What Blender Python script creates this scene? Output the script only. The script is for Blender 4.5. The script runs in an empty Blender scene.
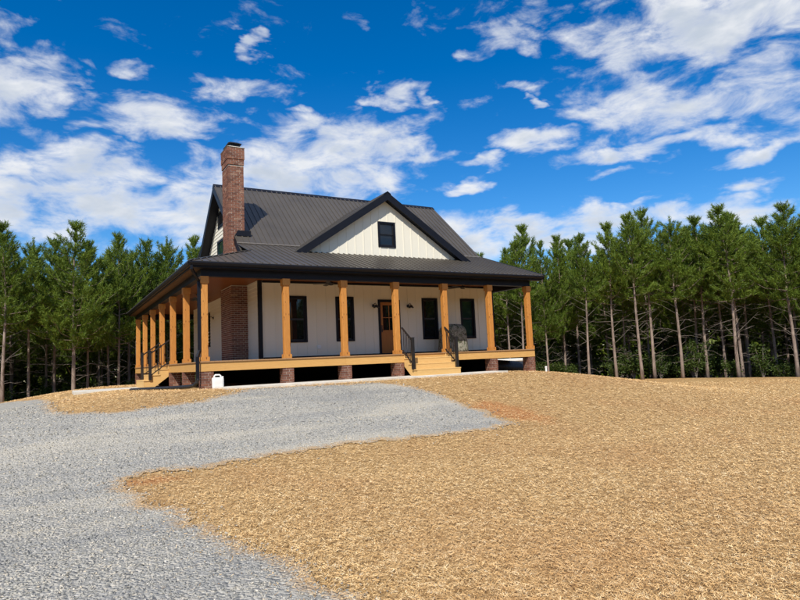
import bpy, bmesh, math, random
import numpy as np
from mathutils import Vector, Matrix, noise as mnoise
from mathutils.geometry import delaunay_2d_cdt

R = math.radians
random.seed(7)
rng = np.random.default_rng(7)
scene = bpy.context.scene
COL = scene.collection

# ------------------------------------------------------------------ camera
CAM_P = Vector((-3.935, -18.656, -0.229))
YAW, PITCH, ROLL = 0.52535, 0.10027, -0.04378
Fv = Vector((math.sin(YAW) * math.cos(PITCH), math.cos(YAW) * math.cos(PITCH), math.sin(PITCH)))
R0 = Vector((math.cos(YAW), -math.sin(YAW), 0)); U0 = R0.cross(Fv)
Rv = R0 * math.cos(ROLL) + U0 * math.sin(ROLL)
Uv = -R0 * math.sin(ROLL) + U0 * math.cos(ROLL)
cam = bpy.data.cameras.new('camera'); cam_o = bpy.data.objects.new('camera', cam); COL.objects.link(cam_o)
cam.sensor_width = 36.0; cam.lens = 27.0; cam.clip_start = 0.1; cam.clip_end = 2000
mw = Matrix.Identity(4)
for i in range(3):
    mw[i][0] = Rv[i]; mw[i][1] = Uv[i]; mw[i][2] = -Fv[i]; mw[i][3] = CAM_P[i]
cam_o.matrix_world = mw
scene.camera = cam_o

# ------------------------------------------------------------------ sun, sky, exposure
SUN = Vector((-0.66, -0.74, 1.03)).normalized()          # towards the sun
sun_el = math.asin(SUN.z); sun_az = math.atan2(SUN.x, SUN.y)
sl = bpy.data.lights.new('sun', 'SUN'); sl.energy = 5.0; sl.angle = R(0.53); sl.color = (1.0, 0.955, 0.88)
so = bpy.data.objects.new('sun', sl); COL.objects.link(so)
so.rotation_euler = (-SUN).to_track_quat('-Z', 'Y').to_euler(); so.location = SUN * 60

world = bpy.data.worlds.new('World'); scene.world = world; world.use_nodes = True
SKY_STRENGTH = 0.10
CLOUDS = [  # azimuth, elevation, half width, half height (degrees), weight
]
def px_azel(x, y):
    d = Fv + Rv * ((x - 400) / 600) + Uv * ((300 - y) / 600); d.normalize()
    return math.degrees(math.atan2(d.x, d.y)), math.degrees(math.asin(d.z))
for (x, y, rx, ry, w) in [
    (14, 88, 42, 34, .95), (2, 18, 26, 18, .6), (88, 63, 14, 7, .55), (138, 68, 22, 8, .7), (256, 42, 17, 10, 1.0),
    (155, 118, 56, 18, .9), (238, 94, 46, 11, .8), (110, 168, 80, 18, .9), (330, 150, 80, 28, 1.0), (392, 142, 42, 20, .95),
    (50, 208, 150, 26, 1.0), (170, 206, 110, 26, 1.0), (20, 236, 110, 14, .6), (300, 178, 110, 28, .95), (390, 92, 34, 9, .8),
    (306, 108, 12, 6, .6), (505, 36, 38, 18, .8), (545, 10, 34, 10, .65), (532, 82, 24, 9, .7), (526, 100, 9, 6, .65),
    (534, 136, 38, 11, .95), (478, 160, 28, 7, .85), (462, 188, 20, 7, .7), (425, 98, 12, 8, .55),
    (710, 18, 115, 30, .95), (628, 98, 52, 22, .95), (716, 104, 85, 20, .88), (775, 58, 60, 30, .7), (650, 146, 90, 10, .85), (600, 155, 60, 5, .6),
    (778, 148, 44, 8, .75), (748, 188, 32, 10, .75), (610, 176, 26, 5, .6),
    (470, 238, 66, 22, 1.0), (560, 232, 80, 18, 1.0), (655, 222, 80, 12, .85), (745, 216, 80, 12, .75), (640, 206, 60, 6, .6), (90, 232, 70, 10, .55), (-40, 180, 60, 30, .9), (850, 110, 50, 30, .8)]:
    a, e = px_azel(x, y); CLOUDS.append((a, e, rx / 600 * 57.3 * .92, ry / 600 * 57.3 * .95, w))

def N(nt, t, **kw):
    n = nt.nodes.new(t)
    for k, v in kw.items(): setattr(n, k, v)
    return n
def mth(nt, op, a, b=None, c=None, clamp=False):
    n = nt.nodes.new('ShaderNodeMath'); n.operation = op; n.use_clamp = clamp
    for i, v in enumerate((a, b, c)):
        if v is None: continue
        if isinstance(v, (int, float)): n.inputs[i].default_value = v
        else: nt.links.new(v, n.inputs[i])
    return n.outputs[0]
def sstep(nt, v, a, b):
    n = nt.nodes.new('ShaderNodeMapRange'); n.interpolation_type = 'SMOOTHSTEP'
    nt.links.new(v, n.inputs['Value']); n.inputs['From Min'].default_value = a; n.inputs['From Max'].default_value = b
    return n.outputs['Result']

# clouds: soft cells laid out by azimuth and elevation, broken up by fractal noise
wt = world.node_tree; wt.nodes.clear()
def vm(op, a, b=None, c=None):
    n = wt.nodes.new('ShaderNodeVectorMath'); n.operation = op
    for i, v in enumerate((a, b, c)):
        if v is None: continue
        if isinstance(v, tuple): n.inputs[i].default_value = v
        else: wt.links.new(v, n.inputs[i])
    return n.outputs[1] if op == 'DOT_PRODUCT' else n.outputs[0]
tc = N(wt, 'ShaderNodeTexCoord'); sx = N(wt, 'ShaderNodeSeparateXYZ'); wt.links.new(tc.outputs['Generated'], sx.inputs[0])
w_az = mth(wt, 'MULTIPLY', mth(wt, 'ARCTAN2', sx.outputs[0], sx.outputs[1]), 57.2958)
w_el = mth(wt, 'MULTIPLY', mth(wt, 'ARCSINE', sx.outputs[2]), 57.2958)
cmb = N(wt, 'ShaderNodeCombineXYZ'); wt.links.new(w_az, cmb.inputs[0]); wt.links.new(w_el, cmb.inputs[1]); ae = cmb.outputs[0]
def cnoise0(scale, detail, rough, sq=(.045, .1)):
    n = N(wt, 'ShaderNodeTexNoise'); n.inputs['Scale'].default_value = scale; n.inputs['Detail'].default_value = detail; n.inputs['Roughness'].default_value = rough
    wt.links.new(vm('MULTIPLY', ae, (sq[0], sq[1], 0)), n.inputs['Vector']); return n.outputs[1]
wv = cnoise0(4.6, 4, .5)                                     # ragged outlines
wae = vm('ADD', ae, vm('MULTIPLY', vm('SUBTRACT', wv, (.5, .5, .5)), (10.0, 4.6, 0)))
tot = None
for (a, e, rx, ry, w) in CLOUDS:
    q = vm('MULTIPLY_ADD', wae, (1 / rx, 1 / ry, 0), (-a / rx, -e / ry, 0))
    g = mth(wt, 'MULTIPLY_ADD', vm('DOT_PRODUCT', q, q), -.34, w * .92)
    tot = g if tot is None else mth(wt, 'MAXIMUM', tot, g)
def cnoise(off, scale, detail, rough, dist=0.0, sq=(.045, .08)):
    n = N(wt, 'ShaderNodeTexNoise'); n.inputs['Scale'].default_value = scale; n.inputs['Detail'].default_value = detail; n.inputs['Roughness'].default_value = rough; n.inputs['Distortion'].default_value = dist
    wt.links.new(vm('MULTIPLY_ADD', ae, (sq[0], sq[1], 0), (off[0] * sq[0], off[1] * sq[1], 0)), n.inputs['Vector']); return n.outputs[0]
gen = sstep(wt, cnoise((0, 0), 1.6, 3, .5), .42, .66)      # the same scattered cloud over the rest of the sky
outside = mth(wt, 'MAXIMUM', sstep(wt, mth(wt, 'ABSOLUTE', mth(wt, 'SUBTRACT', w_az, 31.0)), 38, 50), sstep(wt, w_el, 31, 38))
tot = mth(wt, 'MAXIMUM', mth(wt, 'MAXIMUM', tot, -.3), mth(wt, 'MULTIPLY', gen, outside))
na = mth(wt, 'SUBTRACT', cnoise((0, 0), 4.8, 9, .60, .35, (.04, .085)), .5)
nb_ = mth(wt, 'SUBTRACT', cnoise((-1.0, 1.7), 4.8, 4, .56, .35, (.04, .085)), .5)
f0 = mth(wt, 'MULTIPLY_ADD', na, 2.5, tot)
f1 = mth(wt, 'MULTIPLY_ADD', nb_, 2.2, tot)
cover = mth(wt, 'MULTIPLY', sstep(wt, f0, .20, 1.12), .97)
shade = mth(wt, 'MULTIPLY', mth(wt, 'MULTIPLY', sstep(wt, f1, .35, 1.25), sstep(wt, f0, .5, 1.1)), .8)
sky = N(wt, 'ShaderNodeTexSky'); sky.sky_type = 'NISHITA'; sky.sun_disc = False
sky.sun_elevation = sun_el; sky.sun_rotation = sun_az; sky.air_density = 1.0; sky.dust_density = 0.3; sky.ozone_density = 3.0; sky.altitude = 300
hs = N(wt, 'ShaderNodeHueSaturation'); hs.inputs['Saturation'].default_value = 1.45; hs.inputs['Value'].default_value = 1.25; hs.inputs['Hue'].default_value = .506
wt.links.new(sky.outputs[0], hs.inputs['Color'])
cc = N(wt, 'ShaderNodeMix'); cc.data_type = 'RGBA'; wt.links.new(shade, cc.inputs[0])
cc.inputs[6].default_value = (7.7, 7.85, 8.1, 1); cc.inputs[7].default_value = (4.2, 4.9, 5.9, 1)
mx = N(wt, 'ShaderNodeMix'); mx.data_type = 'RGBA'; wt.links.new(cover, mx.inputs[0]); wt.links.new(hs.outputs[0], mx.inputs[6]); wt.links.new(cc.outputs[2], mx.inputs[7])
bg = N(wt, 'ShaderNodeBackground'); bg.inputs[1].default_value = SKY_STRENGTH; wt.links.new(mx.outputs[2], bg.inputs[0])
wo = N(wt, 'ShaderNodeOutputWorld'); wt.links.new(bg.outputs[0], wo.inputs[0])

scene.view_settings.view_transform = 'Standard'; scene.view_settings.look = 'None'
scene.view_settings.exposure = 0.2; scene.view_settings.gamma = 1.0; scene.view_settings.use_curve_mapping = False
world.cycles.sampling_method = 'MANUAL'; world.cycles.sample_map_resolution = 512
scene.cycles.max_bounces = 5; scene.cycles.transparent_max_bounces = 6

# ------------------------------------------------------------------ materials
def base(name, rough=.6, spec=.5):
    m = bpy.data.materials.new(name); m.use_nodes = True; nt = m.node_tree
    b = nt.nodes['Principled BSDF']; b.inputs['Roughness'].default_value = rough; b.inputs['Specular IOR Level'].default_value = spec
    return m, nt, b
def coords(nt, sc=(1, 1, 1), kind='Object', rot=(0, 0, 0)):
    t = N(nt, 'ShaderNodeTexCoord'); mp = N(nt, 'ShaderNodeMapping'); mp.inputs['Scale'].default_value = sc; mp.inputs['Rotation'].default_value = rot
    nt.links.new(t.outputs[kind], mp.inputs[0]); return mp.outputs[0]
def noise(nt, v, scale, detail=4, rough=.55, dist=0):
    n = N(nt, 'ShaderNodeTexNoise'); n.inputs['Scale'].default_value = scale; n.inputs['Detail'].default_value = detail
    n.inputs['Roughness'].default_value = rough; n.inputs['Distortion'].default_value = dist
    nt.links.new(v, n.inputs['Vector']); return n.outputs[0]
def ramp(nt, v, stops, interp='LINEAR'):
    r = N(nt, 'ShaderNodeValToRGB'); e = r.color_ramp.elements; r.color_ramp.interpolation = interp
    while len(e) < len(stops): e.new(.5)
    for x, (p, c) in zip(e, stops): x.position = p; x.color = (*c, 1) if len(c) == 3 else c
    nt.links.new(v, r.inputs[0]); return r.outputs[0]
def mixc(nt, f, a, b, mode='MIX'):
    n = N(nt, 'ShaderNodeMix'); n.data_type = 'RGBA'; n.blend_type = mode
    for i, v in ((0, f), (6, a), (7, b)):
        if isinstance(v, (int, float)): n.inputs[i].default_value = v
        elif isinstance(v, tuple): n.inputs[i].default_value = (*v, 1) if len(v) == 3 else v
        else: nt.links.new(v, n.inputs[i])
    return n.outputs[2]
def bump(nt, b, h, strength, dist=.01):
    n = N(nt, 'ShaderNodeBump'); n.inputs['Strength'].default_value = strength; n.inputs['Distance'].default_value = dist
    nt.links.new(h, n.inputs['Height']); nt.links.new(n.outputs[0], b.inputs['Normal'])
def simple(name, c1, c2, scale=6, rough=.6, sc=(1, 1, 1), bmp=0, spec=.5, detail=4):
    m, nt, b = base(name, rough, spec); v = coords(nt, sc)
    n = noise(nt, v, scale, detail); nt.links.new(ramp(nt, n, [(.32, c1), (.68, c2)]), b.inputs['Base Color'])
    if bmp: bump(nt, b, noise(nt, v, scale * 4, 3), bmp)
    return m
def island(nt):
    return N(nt, 'ShaderNodeNewGeometry').outputs['Random Per Island']

def wood(name, c1, c2, knot, sc, rough=.55, kn=.07):
    m, nt, b = base(name, rough, .35); v = coords(nt, sc)
    n = noise(nt, v, 5, 6, .6, .6); col = ramp(nt, n, [(.3, c1), (.7, c2)])
    col = mixc(nt, mth(nt, 'MULTIPLY', island(nt), .35), col, c1)
    oi = N(nt, 'ShaderNodeObjectInfo'); col = mixc(nt, mth(nt, 'MULTIPLY', oi.outputs['Random'], .45), col, c1)
    fine = noise(nt, coords(nt, tuple(x * 3.2 for x in sc)), 5, 4, .65); col = mixc(nt, mth(nt, 'MULTIPLY', sstep(nt, fine, .52, .75), .4), col, knot)
    v2 = coords(nt, tuple(max(s, .9) ** .35 for s in sc)); vo = N(nt, 'ShaderNodeTexVoronoi'); vo.inputs['Scale'].default_value = 4.6; nt.links.new(v2, vo.inputs['Vector'])
    k = sstep(nt, vo.outputs['Distance'], kn * 1.6, kn * .5)
    nt.links.new(mixc(nt, k, col, knot), b.inputs['Base Color']); bump(nt, b, n, .25, .004)
    return m
m_post = wood('cedar_post', (.40, .15, .027), (.69, .33, .078), (.12, .035, .009), (16, 16, .8), kn=.15)
m_rim_x = wood('rim_wood_x', (.52, .28, .08), (.71, .43, .155), (.3, .14, .05), (.7, 8, 14), kn=.04)
m_rim_y = wood('rim_wood_y', (.52, .28, .08), (.71, .43, .155), (.3, .14, .05), (8, .7, 14), kn=.04)
m_step = wood('step_wood', (.58, .35, .12), (.74, .5, .21), (.34, .17, .06), (1.1, 7, 12), kn=.04)
m_deck = wood('deck_wood', (.30, .17, .08), (.42, .25, .12), (.15, .07, .03), (8, 1, 8), kn=.03)
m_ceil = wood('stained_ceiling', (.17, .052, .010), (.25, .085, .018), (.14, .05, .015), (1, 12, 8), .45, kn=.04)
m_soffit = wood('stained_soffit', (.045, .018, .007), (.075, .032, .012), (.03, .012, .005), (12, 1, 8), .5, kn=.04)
m_door = wood('door_wood', (.34, .12, .025), (.47, .19, .045), (.16, .05, .012), (12, 12, 1.0), .38, kn=.03)
m_black = simple('black_trim', (.0035, .004, .0075), (.006, .0065, .011), 5, .5, spec=.28)
m_blackmetal = simple('black_metal', (.010, .009, .009), (.018, .016, .015), 8, .4)
m_found = simple('foundation_shade', (.006, .006, .006), (.012, .011, .010), 5, .95, spec=.1)  # shade under the deck painted into the wall colour
m_white = simple('white_plastic', (.72, .71, .66), (.8, .79, .75), 4, .35)
m_conc = simple('concrete', (.50, .46, .38), (.64, .60, .52), 3, .85, bmp=.3, detail=8)
m_corr = simple('black_corrugated_plastic', (.012, .012, .013), (.025, .025, .027), 9, .38)

def siding(name, c):
    m, nt, b = base(name, .55, .3); v = coords(nt)
    n = noise(nt, v, 1.2, 5); n2 = noise(nt, coords(nt, (1, 1, .15)), 9, 4)
    col = mixc(nt, mth(nt, 'MULTIPLY', n, .22), c, tuple(x * .78 for x in c)); col = mixc(nt, mth(nt, 'MULTIPLY', n2, .15), col, (c[0] * .8, c[1] * .76, c[2] * .68))
    nt.links.new(col, b.inputs['Base Color']); bump(nt, b, noise(nt, coords(nt, (1, 1, .2)), 40, 3), .12, .003); return m
m_side = siding('cream_siding', (.78, .73, .595))

def roofmat():
    m, nt, b = base('charcoal_metal_roof', .36, .5)
    v = coords(nt, (1, 1, 1)); n = noise(nt, v, .9, 5); n2 = noise(nt, v, 14, 3)
    col = ramp(nt, n, [(.3, (.060, .052, .043)), (.7, (.086, .074, .060))])
    nt.links.new(mixc(nt, mth(nt, 'MULTIPLY', n2, .3), col, (.115, .096, .074)), b.inputs['Base Color'])
    nt.links.new(mth(nt, 'ADD', mth(nt, 'MULTIPLY', n, .18), .26), b.inputs['Roughness'])
    b.inputs['Metallic'].default_value = .15
    bump(nt, b, noise(nt, v, 3.0, 3), .12, .02); return m
m_roof = roofmat()

def brickmat():
    m, nt, b = base('brick', .85, .2); i = island(nt)
    col = ramp(nt, i, [(0, (.115, .050, .034)), (.4, (.195, .080, .050)), (.7, (.24, .105, .064)), (.92, (.175, .083, .058)), (1, (.31, .18, .12))])
    n = noise(nt, coords(nt), 18, 5); nt.links.new(mixc(nt, mth(nt, 'MULTIPLY', sstep(nt, n, .55, .75), .22), col, (.45, .33, .24)), b.inputs['Base Color'])
    bump(nt, b, noise(nt, coords(nt), 90, 4), .4, .006); return m
m_brick = brickmat()
m_mortar = simple('mortar', (.52, .45, .35), (.62, .55, .45), 20, .95, bmp=.4)

def glassmat(name, tint):
    m, nt, b = base(name, .03, .6); b.inputs['Base Color'].default_value = (*tint, 1); b.inputs['IOR'].default_value = 1.5
    bump(nt, b, noise(nt, coords(nt), 1.6, 2), .02, .05); return m
m_glass = glassmat('dark_window_glass', (.010, .011, .012))
m_glass_g = glassmat('green_tinted_glass', (.012, .030, .028))  # the green is a tint in the pane's base colour

def camo():
    m, nt, b = base('camouflage_cloth', .9, .1); v = coords(nt)
    n = noise(nt, v, 4.5, 4, .6, 1.2); n2 = noise(nt, v, 9, 4, .65, 1.5)
    c = ramp(nt, n, [(.0, (.10, .11, .065)), (.46, (.22, .215, .16)), (.54, (.30, .28, .22)), (.62, (.13, .12, .075))], 'CONSTANT')
    nt.links.new(mixc(nt, sstep(nt, n2, .56, .6), c, (.075, .06, .042)), b.inputs['Base Color']); return m
m_camo = camo()

def strawmat(name, isl):
    m, nt, b = base(name, .8, .25); v = coords(nt)
    stops = [(0, (.16, .085, .028)), (.3, (.50, .30, .115)), (.62, (.74, .49, .22)), (.88, (.84, .615, .32)), (1, (.88, .72, .45))]
    if isl:
        cl_ = noise(nt, v, 13, 5, .7)
        col = ramp(nt, mth(nt, 'ADD', mth(nt, 'MULTIPLY', island(nt), .72), mth(nt, 'MULTIPLY', mth(nt, 'SUBTRACT', cl_, .435), 2.3), clamp=True), stops)
        col = mixc(nt, mth(nt, 'MULTIPLY', sstep(nt, noise(nt, v, .35, 4), .45, .7), .42), col, (.52, .28, .11))
    else:
        # fibres: three directions of thin stretched noise, strongest taken
        hs_ = []
        for k, a in enumerate((.2, 1.3, 2.3)):
            t = N(nt, 'ShaderNodeTexCoord'); mp = N(nt, 'ShaderNodeMapping'); mp.inputs['Rotation'].default_value = (0, 0, a); mp.inputs['Scale'].default_value = (9, 75, 20); mp.inputs['Location'].default_value = (k * 7.1, k * 3.3, 0)
            nt.links.new(t.outputs['Object'], mp.inputs[0]); hs_.append(noise(nt, mp.outputs[0], 1.0, 3, .6, .5))
        h = mth(nt, 'MAXIMUM', mth(nt, 'MAXIMUM', hs_[0], hs_[1]), hs_[2])
        clump = noise(nt, v, 7, 6, .65)
        f = mth(nt, 'ADD', mth(nt, 'MULTIPLY', mth(nt, 'SUBTRACT', h, .57), 2.6), mth(nt, 'MULTIPLY', mth(nt, 'SUBTRACT', clump, .5), 1.3))
        f = mth(nt, 'ADD', f, .42, clamp=True)
        col = ramp(nt, f, stops)
        big = noise(nt, v, .35, 4); col = mixc(nt, mth(nt, 'MULTIPLY', sstep(nt, big, .45, .7), .35), col, (.47, .25, .10))
        # bare red clay patch beside the end of the gravel, thin places elsewhere
        sp = N(nt, 'ShaderNodeSeparateXYZ'); t = N(nt, 'ShaderNodeTexCoord'); nt.links.new(t.outputs['Object'], sp.inputs[0])
        def spot(x, y, rx, ry):
            du = mth(nt, 'MULTIPLY', mth(nt, 'SUBTRACT', sp.outputs[0], x), 1 / rx); dv = mth(nt, 'MULTIPLY', mth(nt, 'SUBTRACT', sp.outputs[1], y), 1 / ry)
            return mth(nt, 'POWER', .4, mth(nt, 'ADD', mth(nt, 'MULTIPLY', du, du), mth(nt, 'MULTIPLY', dv, dv)))
        cl = mth(nt, 'MAXIMUM', spot(5.75, -7.0, .75, 1.6), mth(nt, 'MULTIPLY', spot(-2.7, -8.95, .7, .35), .75))
        cl = sstep(nt, mth(nt, 'ADD', cl, mth(nt, 'MULTIPLY', mth(nt, 'SUBTRACT', noise(nt, v, 3, 6, .65), .5), .9)), .38, .8)
        col = mixc(nt, mth(nt, 'MULTIPLY', cl, .85), col, (.58, .25, .085))
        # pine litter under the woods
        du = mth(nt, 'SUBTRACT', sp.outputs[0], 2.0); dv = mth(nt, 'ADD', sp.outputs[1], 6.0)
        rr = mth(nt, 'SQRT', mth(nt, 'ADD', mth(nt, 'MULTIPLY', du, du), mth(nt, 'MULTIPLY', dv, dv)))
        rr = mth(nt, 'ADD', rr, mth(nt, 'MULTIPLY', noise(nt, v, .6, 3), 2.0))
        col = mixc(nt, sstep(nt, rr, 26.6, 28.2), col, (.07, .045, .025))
        bump(nt, b, f, .9, .03)
    nt.links.new(col, b.inputs['Base Color']); return m
m_straw = strawmat('straw_mulch', False); m_strand = strawmat('straw_strand', True)

def gravelmat(name, isl):
    m, nt, b = base(name, .85, .25); v = coords(nt)
    stops = [(0, (.14, .135, .12)), (.25, (.28, .27, .235)), (.6, (.38, .36, .31)), (.85, (.45, .42, .355)), (.95, (.51, .44, .33)), (1, (.64, .60, .52))]
    if isl: col = ramp(nt, island(nt), stops)
    else:
        vo = N(nt, 'ShaderNodeTexVoronoi'); vo.inputs['Scale'].default_value = 34; nt.links.new(v, vo.inputs['Vector'])
        sp = N(nt, 'ShaderNodeSeparateColor'); nt.links.new(vo.outputs['Color'], sp.inputs[0]); col = ramp(nt, sp.outputs[0], stops)
        n = noise(nt, v, 12, 6, .7); col = mixc(nt, mth(nt, 'MULTIPLY', n, .45), col, (.38, .365, .33))
        bump(nt, b, mth(nt, 'SUBTRACT', 1.0, vo.outputs['Distance']), .9, .03)
    # compacted dusty bands and darker coarse patches, the same on sheet and stones
    band = noise(nt, coords(nt, (.20, 1.15, 1)), 1.0, 5, .6, .5); patch = noise(nt, coords(nt, (.9, .5, 1)), .8, 5, .6)
    col = mixc(nt, mth(nt, 'MULTIPLY', sstep(nt, band, .5, .66), .6), col, (.49, .445, .355))
    col = mixc(nt, mth(nt, 'MULTIPLY', sstep(nt, band, .48, .34), .5), col, (.24, .24, .23))
    col = mixc(nt, mth(nt, 'MULTIPLY', sstep(nt, patch, .54, .70), .4), col, (.24, .235, .215))
    if not isl:
        at = N(nt, 'ShaderNodeAttribute'); at.attribute_name = 'edge'
        e = sstep(nt, mth(nt, 'ADD', at.outputs['Fac'], mth(nt, 'MULTIPLY', mth(nt, 'SUBTRACT', noise(nt, v, 5, 6, .7), .5), 1.3)), .48, .05)
        col = mixc(nt, mth(nt, 'MULTIPLY', e, .85), col, mixc(nt, noise(nt, v, 24, 4, .7), (.30, .19, .10), (.62, .42, .21)))
    nt.links.new(col, b.inputs['Base Color']); return m
m_gravel = gravelmat('gravel', False); m_stone = gravelmat('gravel_stone', True)

def leafmat(name, c1, c2, c3, trans=.35):
    m, nt, b = base(name, .6, .25); nt.nodes.remove(b)
    col = ramp(nt, island(nt), [(0, c1), (.6, c2), (1, c3)])
    oi = N(nt, 'ShaderNodeObjectInfo'); n = noise(nt, coords(nt), .9, 3)
    col = mixc(nt, mth(nt, 'MULTIPLY', n, .6), col, c2); col = mixc(nt, mth(nt, 'MULTIPLY', oi.outputs['Random'], .45), col, c1)
    d = N(nt, 'ShaderNodeBsdfPrincipled'); d.inputs['Roughness'].default_value = .55; d.inputs['Specular IOR Level'].default_value = .3; nt.links.new(col, d.inputs['Base Color'])
    t = N(nt, 'ShaderNodeBsdfTranslucent'); nt.links.new(mixc(nt, .35, col, (.16, .2, .02)), t.inputs['Color'])
    ms = N(nt, 'ShaderNodeMixShader'); ms.inputs[0].default_value = trans; nt.links.new(d.outputs[0], ms.inputs[1]); nt.links.new(t.outputs[0], ms.inputs[2])
    nt.links.new(ms.outputs[0], nt.nodes['Material Output'].inputs[0]); return m
m_needle = leafmat('pine_needles', (.055, .105, .013), (.155, .225, .024), (.31, .36, .05))
m_leaf = leafmat('understory_leaves', (.028, .052, .010), (.068, .105, .017), (.13, .165, .03))
m_bark = simple('pine_bark', (.13, .09, .068), (.31, .24, .19), 9, .9, (1, 1, .25), .8)
m_twig = simple('dead_twig', (.15, .12, .095), (.27, .225, .185), 5, .9)

# ------------------------------------------------------------------ object helpers
WT = {}                                                   # world translation of each part's parent
def tag(o, label=None, cat=None, group=None, kind=None):
    for k, v in (('label', label), ('category', cat), ('group', group), ('kind', kind)):
        if v: o[k] = v
    return o
def link(o, parent=None):
    COL.objects.link(o)
    if parent is not None:
        o.parent = parent; o.matrix_parent_inverse = Matrix.Translation(-WT.get(parent.name, Vector((0, 0, 0))))
    return o
def empty(name, loc=(0, 0, 0), parent=None):
    o = bpy.data.objects.new(name, None); o.location = loc; o.empty_display_size = .2; link(o, parent); WT[o.name] = Vector(loc); return o
def meshobj(name, me, mat, parent=None, loc=(0, 0, 0), kind=None):
    if mat is not None and not me.materials: me.materials.append(mat)
    o = bpy.data.objects.new(name, me); o.location = loc; link(o, parent); WT[o.name] = Vector(loc)
    if kind: o['kind'] = kind
    return o
class MB:
    def __init__(s): s.v = []; s.f = []
    def add(s, vs, fs):
        n = len(s.v); s.v += [tuple(v) for v in vs]; s.f += [tuple(i + n for i in f) for f in fs]; return s
    def box(s, x0, x1, y0, y1, z0, z1):
        return s.add([(x0, y0, z0), (x1, y0, z0), (x1, y1, z0), (x0, y1, z0), (x0, y0, z1), (x1, y0, z1), (x1, y1, z1), (x0, y1, z1)],
                     [(0, 3, 2, 1), (4, 5, 6, 7), (0, 1, 5, 4), (1, 2, 6, 5), (2, 3, 7, 6), (3, 0, 4, 7)])
    def bar(s, p, q, w, h, up=(0, 0, 1)):                # box from p to q, w wide, h high (centred)
        p, q = Vector(p), Vector(q); d = (q - p).normalized(); u = Vector(up); r = d.cross(u)
        if r.length < 1e-4: r = d.cross(Vector((1, 0, 0)))
        r.normalize(); u = r.cross(d); vs = []
        for c in (p, q):
            for a, b in ((-1, -1), (1, -1), (1, 1), (-1, 1)): vs.append(c + r * (a * w / 2) + u * (b * h / 2))
        return s.add(vs, [(0, 1, 2, 3), (7, 6, 5, 4), (0, 4, 5, 1), (1, 5, 6, 2), (2, 6, 7, 3), (3, 7, 4, 0)])
    def prism(s, poly, vec):                             # polygon extruded along vec
        n = len(poly); vec = Vector(vec); a = [Vector(p) for p in poly]; b = [p + vec for p in a]
        return s.add(a + b, [tuple(range(n - 1, -1, -1)), tuple(range(n, 2 * n))] + [(i, (i + 1) % n, n + (i + 1) % n, n + i) for i in range(n)])
    def tube(s, pts, rad, n=8, cap=True):
        pts = [Vector(p) for p in pts]; rings = []; prev = None
        for i, p in enumerate(pts):
            d = (pts[min(i + 1, len(pts) - 1)] - pts[max(i - 1, 0)]).normalized()
            a = prev if prev is not None else (Vector((1, 0, 0)) if abs(d.x) < .9 else Vector((0, 1, 0)))
            a = (a - d * a.dot(d)).normalized(); b = d.cross(a); prev = a
            r = rad[i] if isinstance(rad, (list, tuple)) else rad
            rings.append([p + (a * math.cos(2 * math.pi * k / n) + b * math.sin(2 * math.pi * k / n)) * r for k in range(n)])
        vs = [v for rg in rings for v in rg]; fs = []
        for i in range(len(rings) - 1):
            for k in range(n): fs.append((i * n + k, i * n + (k + 1) % n, (i + 1) * n + (k + 1) % n, (i + 1) * n + k))
        if cap: fs += [tuple(range(n - 1, -1, -1)), tuple((len(rings) - 1) * n + k for k in range(n))]
        return s.add(vs, fs)
    def lathe(s, prof, c=(0, 0, 0), n=16):               # profile [(r,z)] about z
        vs = [(c[0] + r * math.cos(2 * math.pi * k / n), c[1] + r * math.sin(2 * math.pi * k / n), c[2] + z) for r, z in prof for k in range(n)]
        fs = [(i * n + k, i * n + (k + 1) % n, (i + 1) * n + (k + 1) % n, (i + 1) * n + k) for i in range(len(prof) - 1) for k in range(n)]
        return s.add(vs, fs)
    def mesh(s, name, smooth=False):
        me = bpy.data.meshes.new(name); me.from_pydata(s.v, [], s.f); me.update()
        bm = bmesh.new(); bm.from_mesh(me); bmesh.ops.recalc_face_normals(bm, faces=bm.faces); bm.to_mesh(me); bm.free()
        if smooth:
            for p in me.polygons: p.use_smooth = True
        return me
    def build(s, name, mat, parent=None, loc=(0, 0, 0), kind=None, smooth=False, bevel=0):
        o = meshobj(name, s.mesh(name, smooth), mat, parent, loc, kind)
        if bevel:
            b = o.modifiers.new('bevel', 'BEVEL'); b.width = bevel; b.segments = 2; b.limit_method = 'ANGLE'
        return o
def npmesh(name, V, Fc, nside):                           # bulk mesh from numpy arrays, all faces nside-gons
    me = bpy.data.meshes.new(name); V = np.ascontiguousarray(V, np.float32).reshape(-1, 3); Fc = np.ascontiguousarray(Fc, np.int32).reshape(-1)
    me.vertices.add(len(V)); me.vertices.foreach_set('co', V.ravel())
    me.loops.add(len(Fc)); me.loops.foreach_set('vertex_index', Fc)
    nf = len(Fc) // nside; me.polygons.add(nf); me.polygons.foreach_set('loop_start', np.arange(nf, dtype=np.int32) * nside)
    me.update(calc_edges=True); return me

# ------------------------------------------------------------------ terrain
def sm(t):
    t = np.clip(t, 0, 1); return t * t * (3 - 2 * t)
def zt(x, y):
    x = np.asarray(x, float); y = np.asarray(y, float)
    dx = np.maximum(np.maximum(-1.4 - x, x - 11.0), 0); dy = np.maximum(np.maximum(-.9 - y, y - 12), 0)
    z = -.84 - 1.06 * sm(np.hypot(dx, dy) / 9.5)
    r = np.hypot(x - 2, y + 6)
    return z - np.minimum(np.maximum(r - 25, 0) * .09 * sm((r - 25) / 6), 2.0)
def ztf(x, y): return float(zt(x, y))

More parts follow.
